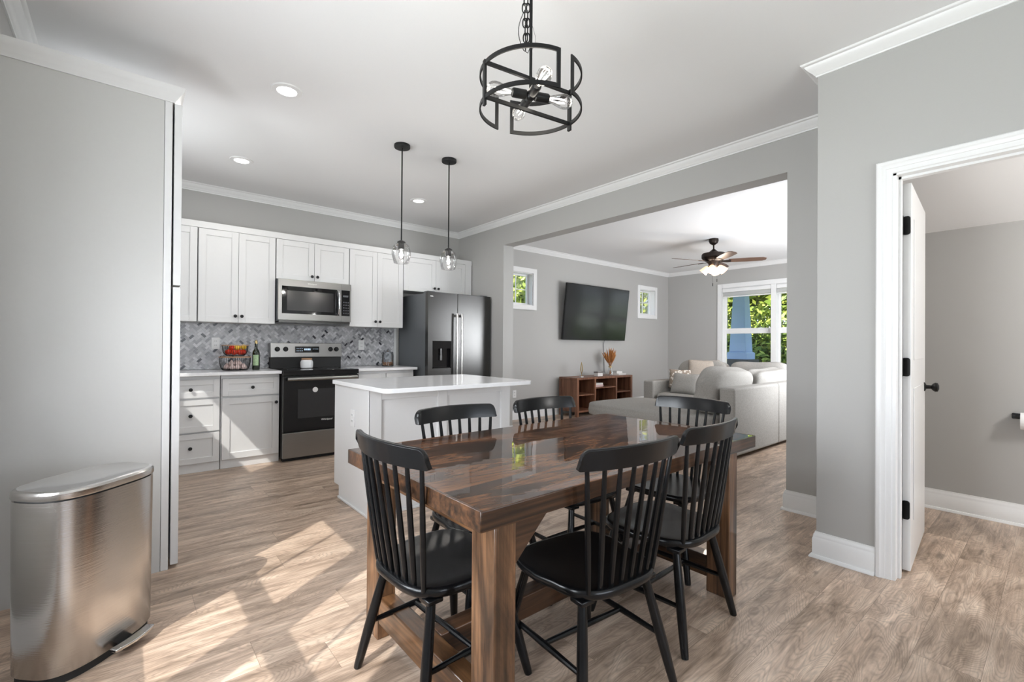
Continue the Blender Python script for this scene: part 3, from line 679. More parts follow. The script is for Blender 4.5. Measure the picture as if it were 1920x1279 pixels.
# ---------------------------------------------------------------- range
rg = thing('kitchen_range', 'stainless and black electric range with glass cooktop', 'stove', (1.573, 4.9, 0)); RO = rg.location
x0, x1 = 1.196, 1.949
sub(MB().box(x0+.003, x1-.003, 4.93, 5.50, .03, .882), RO).build('body', 'seal', rg)
ct_ = sub(MB().box(x0, x1, 4.915, 5.44, .883, .899).box(x0, x1, 4.892, 4.930, .850, .899), RO).build('cooktop', 'blackglass', rg, bevel=.003)
bu = MB()
for bx_, by_, r_ in ((1.38, 5.06, .105), (1.76, 5.06, .085), (1.38, 5.30, .08), (1.76, 5.30, .105)):
    bu.ring(r_, .002, .0006, c=(bx_, by_, .8994))
sub(bu, RO).build('burner_ring', P('burner_mark', (.06, .06, .06), .3), ct_)
sub(MB().box(x0+.003, x1-.003, 5.43, 5.50, .90, 1.02), RO).build('backguard_base', 'seal', rg)
bg_ = sub(MB().prism([(5.412, 1.018), (5.424, 1.172), (5.505, 1.172), (5.505, 1.018)], 0, x0, x1), RO).build('backguard', 'steel_h', rg, bevel=.003)
sub(MB().box(1.44, 1.695, 5.411, 5.425, 1.066, 1.135), RO).build('display_panel', 'blackglass', bg_, bevel=.002)
kd = MB()
for k in range(5): kd.box(1.535+k*.014, 1.544+k*.014, 5.4098, 5.411, 1.093, 1.113)
for k in range(4): kd.box(1.455+k*.018, 1.464+k*.018, 5.4098, 5.411, 1.085, 1.089).box(1.63+k*.015, 1.636+k*.015, 5.4098, 5.411, 1.105, 1.109).box(1.455+k*.018, 1.464+k*.018, 5.4098, 5.411, 1.110, 1.113)
sub(kd, RO).build('clock_digits', 'display', bg_)
for kx in (1.262, 1.345, 1.822, 1.888):
    sub(MB().lathe([(.026, 0), (.026, .006), (.021, .010), (.019, .030), (.012, .032)], 20, M4=Matrix.Translation((kx, 5.418, 1.105)) @ Matrix.Rotation(PI/2, 4, 'X')).box(kx-.003, kx+.003, 5.380, 5.390, 1.085, 1.125), RO).build('knob', 'black', rg)
od = sub(MB().box(x0+.002, x1-.002, 4.893, 4.928, .290, .842), RO).build('oven_door', 'blackglass', rg, bevel=.003)
sub(MB().box(1.33, 1.80, 4.8915, 4.8925, .42, .71), RO).build('oven_window', P('oven_window_glass', (.035, .035, .037), .07), od)
sub(MB().tube([(x0+.03, 4.853, .815), (x1-.03, 4.853, .815)], .017, 12, ex=.8).box(x0+.04, x0+.065, 4.853, 4.893, .80, .828).box(x1-.065, x1-.04, 4.853, 4.893, .80, .828), RO).build('oven_handle', 'steel_h', rg)
sub(MB().lathe([(.026, 0), (.026, .0008)], 28, M4=Matrix.Translation((1.497, 4.8912, .700)) @ Matrix.Rotation(PI/2, 4, 'X')), RO).build('round_sticker', 'logo', od)
text('Whirlpool', .027, 'logo', od, Matrix.Translation(Vector((1.615, 4.8924, .39))-RO) @ FRONT)
sub(MB().box(x0+.002, x1-.002, 4.893, 4.928, .035, .282), RO).build('storage_drawer', 'steel_h', rg, bevel=.003)
sub(MB().box(x0+.01, x1-.01, 4.94, 5.0, 0, .03), RO).build('kick_plate', 'seal', rg)

# ---------------------------------------------------------------- refrigerator
fr = thing('refrigerator', 'dark stainless side-by-side refrigerator with water dispenser', 'refrigerator', (3.165, 4.8, 0)); FO = fr.location
sub(MB().box(2.712, 3.618, 4.815, 5.50, .02, 1.772), FO).build('body', 'fridge_side', fr, bevel=.004)
dx0, dx1, dz0, dz1 = 2.772, 3.030, .885, 1.210
ld = MB().box(2.709, dx0, 4.75, 4.812, .06, 1.787).box(dx1, 3.112, 4.75, 4.812, .06, 1.787).box(dx0, dx1, 4.75, 4.812, dz1, 1.787).box(dx0, dx1, 4.75, 4.812, .06, dz0).box(dx0, dx1, 4.80, 4.812, dz0, dz1)
ldo = sub(ld, FO).build('freezer_door', 'dark_steel', fr)
sub(MB().box(dx0, dx1, 4.792, 4.799, dz0, dz1).box(dx0, dx0+.012, 4.752, 4.80, dz0, dz1).box(dx1-.012, dx1, 4.752, 4.80, dz0, dz1).box(dx0, dx1, 4.748, 4.80, dz1-.09, dz1).box(dx0, dx1, 4.752, 4.80, dz0, dz0+.012), FO).build('dispenser', 'blackglass', ldo)
sub(MB().tube([(2.90, 4.775, 1.12), (2.90, 4.775, 1.04)], .016, 10).box(2.885, 2.915, 4.77, 4.785, .98, 1.05), FO).build('water_nozzle', 'dark_steel', ldo)
rdo = sub(MB().box(3.118, 3.621, 4.75, 4.812, .06, 1.787), FO).build('refrigerator_door', 'dark_steel', fr, bevel=.004)
for hx, par in ((3.082, ldo), (3.150, rdo)):
    sub(MB().tube([(hx, 4.705, .42), (hx, 4.70, .46), (hx, 4.70, 1.50), (hx, 4.705, 1.545)], .013, 12).box(hx-.009, hx+.009, 4.70, 4.75, .44, .47).box(hx-.009, hx+.009, 4.70, 4.75, 1.50, 1.53), FO).build('handle', 'steel', par)
sub(MB().box(2.73, 2.83, 4.80, 4.90, 1.7725, 1.80).box(3.50, 3.60, 4.80, 4.90, 1.7725, 1.80), FO).build('hinge_cover', 'fridge_side', fr, bevel=.004)
sub(MB().box(2.73, 3.60, 4.83, 4.90, 0, .055), FO).build('kick_plate', 'seal', fr)
sub(MB().box(2.735, 2.775, 4.7488, 4.7499, 1.728, 1.740), FO).build('badge', 'steel', ldo)

# ---------------------------------------------------------------- counter objects
fb = thing('fruit_basket', 'two-tier black wire fruit basket with copper rims on the counter', 'basket', (.845, 5.26, .899))
def bowl(z0, h, rt, rb, nm, nw):
    w = MB(); w.ring(rb*.98, .004, .004, c=(0, 0, z0+.003))
    for i in range(nw):
        a = 2*PI*i/nw; pts = []
        for t in (0, .25, .5, .75, 1): r_ = rb+(rt-rb)*math.sin(t*PI/2)**.7; pts.append((r_*math.cos(a), r_*math.sin(a), z0+.003+h*(t**1.3)))
        w.tube(pts, .0016, 5)
    for i in range(6): a = PI*i/6; w.tube([(rb*math.cos(a), rb*math.sin(a), z0+.003), (-rb*math.cos(a), -rb*math.sin(a), z0+.003)], .0016, 5)
    w.build(nm, 'black', fb)
    MB().ring(rt+.001, .007, .008, c=(0, 0, z0+h+.005)).build('rim', 'lightwood', fb)
bowl(0, .125, .135, .105, 'lower_bowl', 44); bowl(.142, .098, .112, .078, 'upper_bowl', 40)
MB().tube([(.132, 0, .13), (.115, 0, .145)], .003, 6).tube([(-.132, 0, .13), (-.115, 0, .145)], .003, 6).tube([(0, .132, .13), (0, .08, .146)], .003, 6).build('strut', 'black', fb)
BX, BY, BZ = .845, 5.26, .899
def tomato(x, y, z, label):
    r_ = tag(MB().sphere((0, 0, 0), .031, 18, (1, 1, .86)).build('tomato', 'tomato', loc=(BX+x, BY+y, BZ+z)), label, 'tomato', 'tomatoes in the upper basket')
    MB().tube([(0, 0, .024), (.002, 0, .033)], .003, 6).build('stem', 'stem', r_); return r_
for k, (x, y, z) in enumerate([(-.062, -.03, .180), (-.018, -.055, .178), (-.05, .03, .179), (-.03, -.012, .218), (.028, -.052, .179), (.062, -.022, .180), (.045, .035, .179)]):
    tomato(x, y, z, 'ripe red tomato piled in the upper tier of the wire basket')
for k, (x, y, z) in enumerate([(.016, -.018, .224), (.068, -.026, .228), (.012, .048, .222)]):
    o = MB().sphere((0, 0, 0), .026, 18, (1.28, 1, 1)).sphere((.034, 0, 0), .006, 8).build('lemon', 'lemon', loc=(BX+x, BY+y, BZ+z), rz=.5+k); tag(o, 'yellow lemon lying over the tomatoes in the wire basket', 'lemon', 'lemons in the upper basket')
for k in range(14):
    a = k*2.4; r_ = .078 if k < 9 else .035
    x, y = r_*math.cos(a), r_*math.sin(a); z = .033 if k < 9 else .066
    mbg = MB().lathe([(.002, -.022), (.018, -.020), (.027, -.006), (.024, .008), (.012, .020), (.004, .030), (.002, .036)], 14)
    tag(mbg.build('garlic_bulb', 'garlic', loc=(BX+x, BY+y, BZ+z)), 'pinkish white garlic bulb in the lower tier of the wire basket', 'garlic', 'garlic bulbs in the lower basket')
bo = thing('oil_bottle', 'dark green olive oil bottle beside the fruit basket', 'bottle', (1.024, 5.235, .899))
MB().lathe([(.032, 0), (.034, .004), (.034, .165), (.030, .185), (.014, .215), (.0125, .25), (.0145, .252), (.0145, .262), (.012, .264)], 24).build('bottle_glass', 'bottle', bo)
MB().add([(.0345*math.cos(a), .0345*math.sin(a), z) for z in (.045, .150) for a in [-2.6+i*.14 for i in range(12)]], [(i, i+1, i+13, i+12) for i in range(11)]).build('paper_label', 'label', bo); MB().lathe([(.0135, .264), (.0135, .285), (.006, .30)], 16).build('pourer', 'gold', bo)
jr = thing('ceramic_jar', 'small white ceramic jar with wooden lid on the cooktop', 'jar', (1.53, 5.30, .9005))
MB().lathe([(.055, 0), (.062, .006), (.064, .03), (.064, .066), (.056, .085), (.050, .09)], 28).build('jar_body', 'ceramic', jr); MB().lathe([(.052, .0905), (.054, .094), (.054, .106), (.050, .109)], 28).build('lid', 'lightwood', jr)
gj = thing('glass_canister', 'clear glass canister of nuts at the refrigerator end of the counter', 'jar', (2.46, 5.28, .8995))
MB().lathe([(.062, 0), (.070, .004), (.070, .135), (.060, .152), (.060, .16)], 28, cap=False).lathe([(.066, .002), (.002, .002)], 28).build('glass_body', 'jarglass', gj)
MB().lathe([(.056, .1605), (.063, .162), (.063, .172), (.02, .176), (.012, .185), (.004, .19)], 24).build('lid', 'jarglass', gj)
nb = MB(); rn = random.Random(5)
for k in range(70):
    a = rn.random()*6.28; r_ = .056*math.sqrt(rn.random()); nb.sphere((r_*math.cos(a), r_*math.sin(a), .010+rn.random()*.035), .010, 6, (1.3, 1, .8))
o = nb.build('nuts', 'nuts', loc=(2.46, 5.28, .902)); tag(o, 'heap of brown nuts filling the bottom of the glass canister', 'nuts', kind='stuff')

# ---------------------------------------------------------------- dining table
tb = thing('dining_table', 'dark stained farmhouse trestle table with glossy top', 'table', (1.5225, 1.4125, 0)); TO = tb.location
tx0, tx1, ty0, ty1, tz = .702, 2.343, .955, 1.87, .736
sub(MB().box(tx0, tx1, ty0, ty1, tz-.056, tz), TO).build('tabletop', 'ttop', tb, bevel=.003)
tt = tb.children[0].data; tt.materials.append(M['tedge'])
for p_ in tt.polygons: p_.material_index = 1 if abs(p_.normal.z) < .5 else 0
for a, b in ((tx0-.0002, tx0+.010), (tx1-.010, tx1+.0002)): sub(MB().box(a, b, ty0+.004, ty1-.004, tz-.004, tz+.0006), TO).build('edge_band', 'tedge', tb, bevel=.001)
lx = ((.772, .848), (2.138, 2.214)); ly = ((.985, 1.095), (1.73, 1.84))
for a, b in lx:
    for c, d in ly: sub(MB().box(a, b, c, d, 0, tz-.0565), TO).build('leg', 'tleg', tb, bevel=.004)
for a, b in lx:
    sub(MB().box(a+.004, b-.004, 1.0955, 1.7295, .065, .165), TO).build('foot_beam', 'tbeam', tb, bevel=.004)
    sub(MB().box(a+.004, b-.004, 1.0955, 1.7295, .62, tz-.0565), TO).build('top_rail', 'tbeam', tb, bevel=.004)
sub(MB().box(.845, 2.141, 1.375, 1.450, .075, .165), TO).build('stretcher_beam', 'tbeamx', tb, bevel=.004)
for c in ((1.00, 1.06), (1.76, 1.82)):
    for a, sgn in ((.8485, 1), (2.1375, -1)):
        p = [(a, .679), (a+sgn*.16, .679), (a+sgn*.13, .655), (a, .53)]
        sub(MB().prism(p if sgn > 0 else p[::-1], 1, c[0], c[1]), TO).build('brace', 'tbeamx', tb, bevel=.003)

# ---------------------------------------------------------------- chairs
def make_chair():
    r_ = thing('dining_chair', '', 'chair', group='black spindle-back dining chairs')
    # seat outline
    out = []
    def sup(a):
        c, s = math.cos(a), math.sin(a); e = 2/3.6
        hw = .205+(.015 if s > 0 else -.012*0)
        x = hw*math.copysign(abs(c)**e, c); y = (.205 if s > 0 else .213)*math.copysign(abs(s)**e, s)
        if y < 0: x *= (1-.10*(y/.213)**2)
        return x, y
    N = 56; v = []; f = []
    rings = [(.90, .372), (.965, .376), (.995, .384), (1.0, .393), (.992, .402), (.972, .4065), (.93, .407), (.7, .402), (.35, .398), (.02, .397)]
    for s, z in rings:
        for i in range(N): x, y = sup(2*PI*i/N); v.append((x*s, y*s, z))
    for k in range(len(rings)-1):
        for i in range(N): f.append((k*N+i, k*N+(i+1) % N, (k+1)*N+(i+1) % N, (k+1)*N+i))
    f += [tuple(range(N))[::-1], tuple((len(rings)-1)*N+i for i in range(N))]
    MB().add(v, f).build('seat', 'chair', r_, sharp=60)
    tops = {(-1, 1): (-.145, .145), (1, 1): (.145, .145), (-1, -1): (-.147, -.146), (1, -1): (.147, -.146)}
    feet = {(-1, 1): (-.223, .213), (1, 1): (.223, .213), (-1, -1): (-.214, -.220), (1, -1): (.214, -.220)}
    for k, (x, y) in tops.items(): MB().box(x-.028, x+.028, y-.028, y+.028, .358, .3745).build('mounting_block', 'chair', r_, bevel=.004)
    def lp(k, z):
        t = 1-z/.362; a, b = tops[k], feet[k]; return Vector((a[0]+(b[0]-a[0])*t, a[1]+(b[1]-a[1])*t, z))
    for k in tops:
        zs = [.366, .30, .22, .15, .08, .012, 0.0]; rs = [.0145, .0160, .0175, .0180, .0165, .0145, .013]
        MB().tube([lp(k, z) for z in zs], rs, 14).build('leg', 'chair', r_)
    for s in (-1, 1):
        a, b = lp((s, 1), .165), lp((s, -1), .165); MB().tube([a, (a+b)/2, b], [.0085, .0115, .0085], 10).build('stretcher', 'chair', r_)
    a = (lp((-1, 1), .165)+lp((-1, -1), .165))/2; b = (lp((1, 1), .165)+lp((1, -1), .165))/2
    MB().tube([a, (a+b)/2, b], [.0085, .0115, .0085], 10).build('stretcher', 'chair', r_)
    # curved crest rail
    n = 30; v = []; f = []; zb, zt = .793, .862
    def ry(u): return -.252+.047*u*u
    US = [-1, -.998, -.992, -.98, -.965, -.94, -.91, -.88]+[-.8+.1*q for q in range(17)]+[.88, .91, .94, .965, .98, .992, .998, 1]; n = len(US)-1
    for u in US:
        x = .227*u; au = abs(u)
        top = zt-.004*au*au-(0 if au < .88 else .034*(1-math.sqrt(max(0, 1-((au-.88)/.12)**2))))
        bot = zb+(0 if au < .97 else .004*((au-.97)/.03)**2)
        y = ry(u); dy = 2*.047*u/.227; nn = Vector((-dy, 1)).normalized(); th = .0105
        for (w, z, lean) in ((-1, bot, 0), (1, bot, 0), (1, top-.004, -.012), (.55, top, -.013), (-.55, top, -.013), (-1, top-.004, -.012)):
            v.append((x+nn.x*th*w, y+nn.y*th*w+lean, z))
    for i in range(n):
        for q in range(6): f.append((i*6+q, i*6+(q+1) % 6, (i+1)*6+(q+1) % 6, (i+1)*6+q))
    f += [tuple(range(6)), tuple(n*6+q for q in range(6))[::-1]]
    MB().add(v, f).build('crest_rail', 'chair', r_, bevel=.002, sharp=50)
    for i in range(8):
        u = -1+2*i/7; xb = .150*u; yb = -.190+.014*u*u; xt = .198*u; ut = xt/.227; yt = ry(ut)
        pts = [Vector((xb, yb, .398)).lerp(Vector((xt, yt, .806)), t) for t in (0, .1, .35, .6, .85, 1)]
        MB().tube(pts, [.0080, .0090, .0100, .0092, .0078, .0070], 10).build('spindle', 'chair', r_)
    return r_
ch0 = make_chair()
CH = [(.885, 1.430, -87.0, 'black spindle-back chair at the left end of the table, nearest the steel bin'),
      (1.27, 1.101, -5.5, 'black spindle-back chair on the near side of the table, closest to the camera'),
      (1.816, 1.131, 2.0, 'black spindle-back chair on the near side of the table, towards the open door'),
      (1.258, 1.697, 178.7, 'black spindle-back chair in front of the battened island panels'),
      (1.859, 1.704, 177.2, 'black spindle-back chair in front of the walnut media console'),
      (2.327, 1.400, 90.6, 'black spindle-back chair at the far end of the table in front of the sofa')]
for i, (x, y, a, lab) in enumerate(CH):
    o = ch0 if i == 0 else copy_tree(ch0)
    o.location = (x, y, 0); o.rotation_euler = (0, 0, math.radians(a)); o['label'] = lab

# ---------------------------------------------------------------- trash can
tc_ = thing('trash_can', 'tall oval brushed steel step bin in the corner by the pantry', 'bin', (-.096, 2.374, 0), math.radians(45))
def oval(hx, hy, e=2.5, n=64, cx=0, cy=0):
    p = []
    for i in range(n):
        a = 2*PI*i/n; c, s = math.cos(a), math.sin(a); p.append((cx+hx*math.copysign(abs(c)**(2/e), c), cy+hy*math.copysign(abs(s)**(2/e), s)))
    return p
def stack(levels, e=2.5, n=72):
    mb = MB(); v = []; f = []
    for hx, hy, z in levels: v += [(x, y, z) for x, y in oval(hx, hy, e, n)]
    for k in range(len(levels)-1):
        for i in range(n): f.append((k*n+i, k*n+(i+1) % n, (k+1)*n+(i+1) % n, (k+1)*n+i))
    f += [tuple(range(n))[::-1], tuple((len(levels)-1)*n+i for i in range(n))]
    return mb.add(v, f)
stack([(.198, .120, 0), (.198, .120, .03)], 3.0).build('plastic_base', 'seal', tc_)
stack([(.204, .127, .0305), (.206, .129, .034), (.208, .131, .32), (.210, .132, .622)], 3.0).build('bin_body', 'steel', tc_)
stack([(.203, .126, .6225), (.203, .126, .628)], 3.0).build('lid_gasket', 'seal', tc_)
stack([(.212, .134, .6285), (.213, .135, .632), (.213, .135, .648), (.208, .130, .655), (.198, .121, .658), (.194, .117, .656), (.05, .03, .657)], 3.0).build('lid', 'steel', tc_, sharp=28)
pd = MB(); pp = []
for i in range(13): u = -1+2*i/12; pp.append((.082*u+.03, -.172-.014*(1-u*u)))
for i in range(13): u = 1-2*i/12; pp.append((.078*u+.03, -.140-.008*(1-u*u)))
pd.prism(pp, 2, .030, .042); pd.build('foot_pedal', 'steel', tc_, bevel=.003)
MB().box(0, .06, -.150, -.10, .008, .029).build('pedal_arm', 'seal', tc_)

# ---------------------------------------------------------------- chandelier
CX, CYY = 1.278, 1.415
chn = thing('chandelier', 'black metal open drum chandelier hanging over the dining table', 'chandelier', (CX, CYY, CEIL))
near = math.atan2(-CYY, -CX)       # direction from lamp to the room's near side
def ang(phi): return near+math.radians(phi)
RR, ZT, ZB = .208, 2.268-CEIL, 2.133-CEIL
def seat_arc(a0, a1, nm):
    mb = MB(); lo, hi = sorted((ang(a0), ang(a1)))
    for z in (ZT, ZB): mb.ring(RR, .006, .016, lo, hi, 40, (0, 0, z))
    for a in (a0, a1): p = (RR*math.cos(ang(a)), RR*math.sin(ang(a))); mb.bar((p[0], p[1], ZB-.008), (p[0], p[1], ZT+.008), .016, .006, (p[0], p[1], 0))
    return mb
h1 = seat_arc(-134, 30, ''); h2 = seat_arc(50, 204, '')
for a, mbx in ((-60, h1), (125, h2)): p = (RR*math.cos(ang(a)), RR*math.sin(ang(a))); mbx.bar((p[0], p[1], ZB-.03), (p[0], p[1], ZT+.012), .018, .010, (p[0], p[1], 0))
h1.build('half_drum_frame', 'black', chn); h2.build('half_drum_frame', 'black', chn)
sp = MB()
for z in (ZT, ZB): sp.bar((RR*math.cos(ang(-58)), RR*math.sin(ang(-58)), z), (RR*math.cos(ang(125)), RR*math.sin(ang(125)), z), .010, .014)
sp.build('cross_bar', 'black', chn)
ZH = 2.195-CEIL
MB().tube([(0, 0, ZH-.02), (0, 0, -.02)], .0065, 12).sphere((0, 0, ZH), .022, 14).build('stem', 'black', chn)
MB().lathe([(.06, 0), (.062, -.012), (.05, -.022), (.012, -.03)], 24).build('canopy', 'black', chn)
for k in range(4):
    a = ang(20+90*k); d = Vector((math.cos(a), math.sin(a), 0)); up = Vector((0, 0, 1)); s_ = d.cross(up)
    m4 = Matrix((up, s_, d)).transposed().to_4x4(); m4.translation = Vector((0, 0, ZH))
    so = MB().lathe([(.010, .012), (.019, .022), (.019, .075), (.016, .080)], 18, M4=m4).build('socket', 'black', chn)
    b_ = MB().lathe([(.0125, .080), (.014, .092), (.022, .115), (.029, .140), (.030, .155), (.026, .172), (.015, .184), (.002, .188)], 20, M4=m4, cap=False).build('bulb', 'shadeglass', so)
    fl = MB()
    for q in range(4):
        c_, s2 = math.cos(q*PI/2), math.sin(q*PI/2); fl.tube([m4 @ Vector((.004*c_, .004*s2, .085)), m4 @ Vector((.011*c_, .011*s2, .125)), m4 @ Vector((.008*c_, .008*s2, .155))], .0013, 5)
    fl.build('filament', 'fila', b_)
ck = MB(); side = Vector((-math.sin(near), math.cos(near), 0))
def link(mb, c, ax, w=.014, h=.020, rr=.0027):
    pts = []
    for i in range(16):
        t = 2*PI*i/16; pts.append(Vector(c)+ax*(w*.62*math.cos(t))+Vector((0, 0, 1))*(h*math.copysign(abs(math.sin(t))**.8, math.sin(t))))
    mb.tube(pts, rr, 6, closed=True)
dirn = Vector((math.cos(near), math.sin(near), 0))
left = -side if side.dot(CR) > 0 else side
for strand, off, n_ in ((0, .034, 11), (1, .014, 10)):
    for k in range(n_):
        z = -.03-.031*k; link(ck, left*(off-.0012*k*(1 if strand == 0 else 0))+Vector((0, 0, z)), (left if k % 2 else dirn))
ck.build('chain', 'black', chn)
lo_ = [left*(.03+.022*math.sin(t*PI))+Vector((0, 0, -.20-.16*t)) for t in [i/10 for i in range(11)]]+[left*.012+Vector((0, 0, -.372)), left*.004+Vector((0, 0, -.35))]
MB().tube(lo_, .0016, 6).tube([-left*.003+Vector((0, 0, -.25)), -left*.02+Vector((0, 0, -.31)), -left*.016+Vector((0, 0, -.34)), -left*.004+Vector((0, 0, -.36))], .0006, 5).build('lamp_wire', 'black', chn)
light('chandelier_glow', 'POINT', (CX, CYY, 2.195+.0), 3, (1, .93, .82), shadow_soft_size=.10)

# ---------------------------------------------------------------- pendants
def pendant(x, y, label):
    r_ = thing('pendant_lamp', label, 'lamp', (x, y, CEIL), 0, 'glass pendants over the island')
    MB().lathe([(.062, -.0005), (.063, -.018), (.060, -.024), (.010, -.026)], 32).build('canopy', 'black', r_)
    MB().tube([(0, 0, -.02), (0, 0, -.80)], .0055, 10).build('rod', 'black', r_)
    MB().lathe([(.010, -.755), (.030, -.765), (.034, -.772), (.030, -.778), (.024, -.780), (.024, -.825), (.018, -.83)], 24).build('socket_cap', 'black', r_)
    pr_ = [(.026, -.776), (.046, -.785), (.062, -.805), (.071, -.84), (.072, -.87), (.066, -.905), (.056, -.935), (.054, -.937)]
    sh = MB(); n = 40; v = []; f = []
    for (rr, z) in pr_:
        for j in range(n): q = rr*(1+.035*math.sin(j*2*PI/n*8+z*60)); v.append((q*math.cos(2*PI*j/n), q*math.sin(2*PI*j/n), z))
    for i in range(len(pr_)-1):
        for j in range(n): f.append((i*n+j, i*n+(j+1) % n, (i+1)*n+(j+1) % n, (i+1)*n+j))
    sh.add(v, f).build('glass_shade', 'shadeglass', r_, sharp=80)
    b_ = MB().lathe([(.012, -.83), (.020, -.845), (.026, -.87), (.022, -.893), (.008, -.905)], 18, cap=False).build('bulb', 'shadeglass', r_)
    MB().tube([(.006, 0, -.835), (.008, 0, -.885)], .0012, 5).tube([(-.006, 0, -.835), (-.008, 0, -.885)], .0012, 5).build('filament', 'fila', b_)
    light('pendant_fill_light', 'POINT', (x, y, CEIL-.87), 4, (1, .95, .88), shadow_soft_size=.012)  # added to lift the kitchen ceiling, the pendants themselves look unlit
    return r_
pendant(1.676, 3.367, 'black rod pendant with clear glass shade, left of the island pair')
pendant(2.112, 3.368, 'black rod pendant with clear glass shade, right of the island pair, nearer the fridge')
# recessed lights
DL = [(.765, 3.11, 'round recessed ceiling light nearest the dining area'), (.764, 4.55, 'round recessed ceiling light above the fruit basket counter'), (2.46, 4.54, 'round recessed ceiling light between the pendant rods')]
for x, y, lab in DL:
    r_ = thing('recessed_light', lab, 'lamp', (x, y, CEIL), 0, 'recessed kitchen ceiling lights')
    MB().lathe([(.055, -.006), (.058, -.010), (.086, -.007), (.090, -.0005), (.052, -.0005)], 40, cap=False).build('trim_ring', 'plastic_w', r_)
    MB().lathe([(.055, -.0065), (.055, -.003)], 32).build('lamp_disc', 'red_led', r_)
    light('recessed_light_beam', 'AREA', (x, y, CEIL-.02), 4, (1, .97, .93), .11, None, (0, 0, -1))

# ---------------------------------------------------------------- ceiling fan
FX, FY = 6.60, 3.29
fan = thing('ceiling_fan', 'dark bronze five-blade ceiling fan with light kit', 'fan', (FX, FY, CEIL))
MB().lathe([(.065, -.0005), (.068, -.03), (.055, -.065), (.018, -.09)], 28).build('canopy', 'bronze', fan)
MB().tube([(0, 0, -.08), (0, 0, -.20)], .011, 12).build('downrod', 'bronze', fan)
MB().lathe([(.015, -.150), (.045, -.175), (.075, -.20), (.155, -.215), (.165, -.235), (.165, -.275), (.14, -.31), (.10, -.33), (.06, -.345)], 36).build('motor_housing', 'bronze', fan)
MB().lathe([(.10, -.335), (.075, -.36), (.06, -.40), (.03, -.42)], 28).build('light_kit_hub', 'bronze', fan)
nearv = Vector((-FX, -FY, 0)).normalized(); rv = Vector((FY, -FX, 0)).normalized()
for k in range(5):
    ps = math.radians(-3+72*k); d = rv*math.cos(ps)+nearv*math.sin(ps); t = Vector((0, 0, 1)).cross(d)
    m4 = Matrix((d, t, Vector((0, 0, 1)))).transposed().to_4x4(); m4.translation = Vector((0, 0, -.335)); m4 = m4 @ Matrix.Rotation(math.radians(-12), 4, 'X')
    MB().prism([(.08, -.02), (.19, -.045), (.23, -.04), (.23, .04), (.19, .045), (.08, .02)], 2, -.003, .003, m4).build('blade_bracket', 'bronze', fan)
    MB().prism([(.20, -.055), (.45, -.068), (.64, -.062), (.685, -.03), (.685, .03), (.64, .062), (.45, .068), (.20, .055)], 2, .0035, .0105, m4).build('blade', 'blade_pale', fan, bevel=.002)
for k in range(4):
    ps = math.radians(90+12+90*k); d = rv*math.cos(ps)+nearv*math.sin(ps); ax = (d*.75+Vector((0, 0, -.8))).normalized(); u = ax.orthogonal().normalized(); w_ = ax.cross(u)
    m4 = Matrix((u, w_, ax)).transposed().to_4x4(); m4.translation = Vector((0, 0, -.375))+d*.045
    a_ = MB().tube([m4 @ Vector((0, 0, -.02)), m4 @ Vector((0, 0, .045))], .012, 10).build('lamp_arm', 'bronze', fan)
    MB().lathe([(.020, .040), (.034, .055), (.045, .085), (.056, .135), (.060, .15)], 24, M4=m4, cap=False).build('lamp_shade', 'shade', fan)
    MB().sphere((0, 0, .10), .026, 14, M4=m4).build('bulb', 'bulb_on', fan)
for dx, L_ in ((-.01, .26), (.045, .20)):
    p = rv*dx; MB().tube([p+Vector((0, 0, -.42)), p+Vector((0, 0, -.42-L_+.03))], .0012, 5).tube([p+Vector((0, 0, -.42-L_+.03)), p+Vector((0, 0, -.42-L_-.012))], .0055, 8).build('pull_chain', 'black', fan)
light('fan_light_glow', 'POINT', (FX, FY, CEIL-.52), 12, (1, .88, .76), shadow_soft_size=.12)

# ---------------------------------------------------------------- television
tv = thing('television', 'large black wall-mounted television tilted forwards', 'television', (6.55, 5.42, 1.75))
TM = Matrix.Rotation(math.radians(-6.2)*-1, 4, 'X')
tw, th_ = .864, .483
TM = Matrix.Rotation(math.radians(6.2), 4, 'X')
MB().box(-tw, tw, -.028, .012, -th_, th_, TM).build('cabinet', 'black', tv, bevel=.004)
MB().box(-tw+.010, tw-.010, -.0292, -.0282, -th_+.016, th_-.010, TM).build('screen', 'screen', tv)
MB().box(-.25, .25, .013, .1155, -.16, .16).build('wall_bracket', 'black', tv)
MB().tube([(.31, .05, -.40), (.31, .100, -.55), (.33, .104, -.75), (.345, .105, -1.08)], .0045, 8).build('power_cable', 'black', tv)

# ---------------------------------------------------------------- console
CO = (6.39, 5.27, 0)
cs = thing('media_console', 'walnut open-shelf media console under the television', 'console', CO)
cx0, cx1, cy0, cy1, cz = 5.64, 7.14, 5.07, 5.475, .64
sub(MB().box(cx0, cx1, cy0, cy1, cz-.035, cz), CO).build('top', 'walnut', cs, bevel=.003)
sub(MB().box(cx0, cx0+.05, cy0, cy0+.05, 0, cz-.0355).box(cx0, cx0+.05, cy1-.05, cy1, 0, cz-.0355).box(cx0+.012, cx0+.03, cy0+.05, cy1-.05, .08, cz-.0355), CO).build('side_panel', 'walnut', cs, bevel=.003)
sub(MB().box(cx1-.05, cx1, cy0, cy0+.05, 0, cz-.0355).box(cx1-.05, cx1, cy1-.05, cy1, 0, cz-.0355).box(cx1-.03, cx1-.012, cy0+.05, cy1-.05, .08, cz-.0355), CO).build('side_panel', 'walnut', cs, bevel=.003)
for dv in (6.085, 6.66): sub(MB().box(dv, dv+.035, cy0+.004, cy1-.01, .09, cz-.0355), CO).build('divider', 'walnut', cs, bevel=.002)
sub(MB().box(cx0+.05, cx1-.05, cy0+.003, cy1-.01, .07, .10), CO).build('bottom_shelf', 'walnut', cs, bevel=.002)
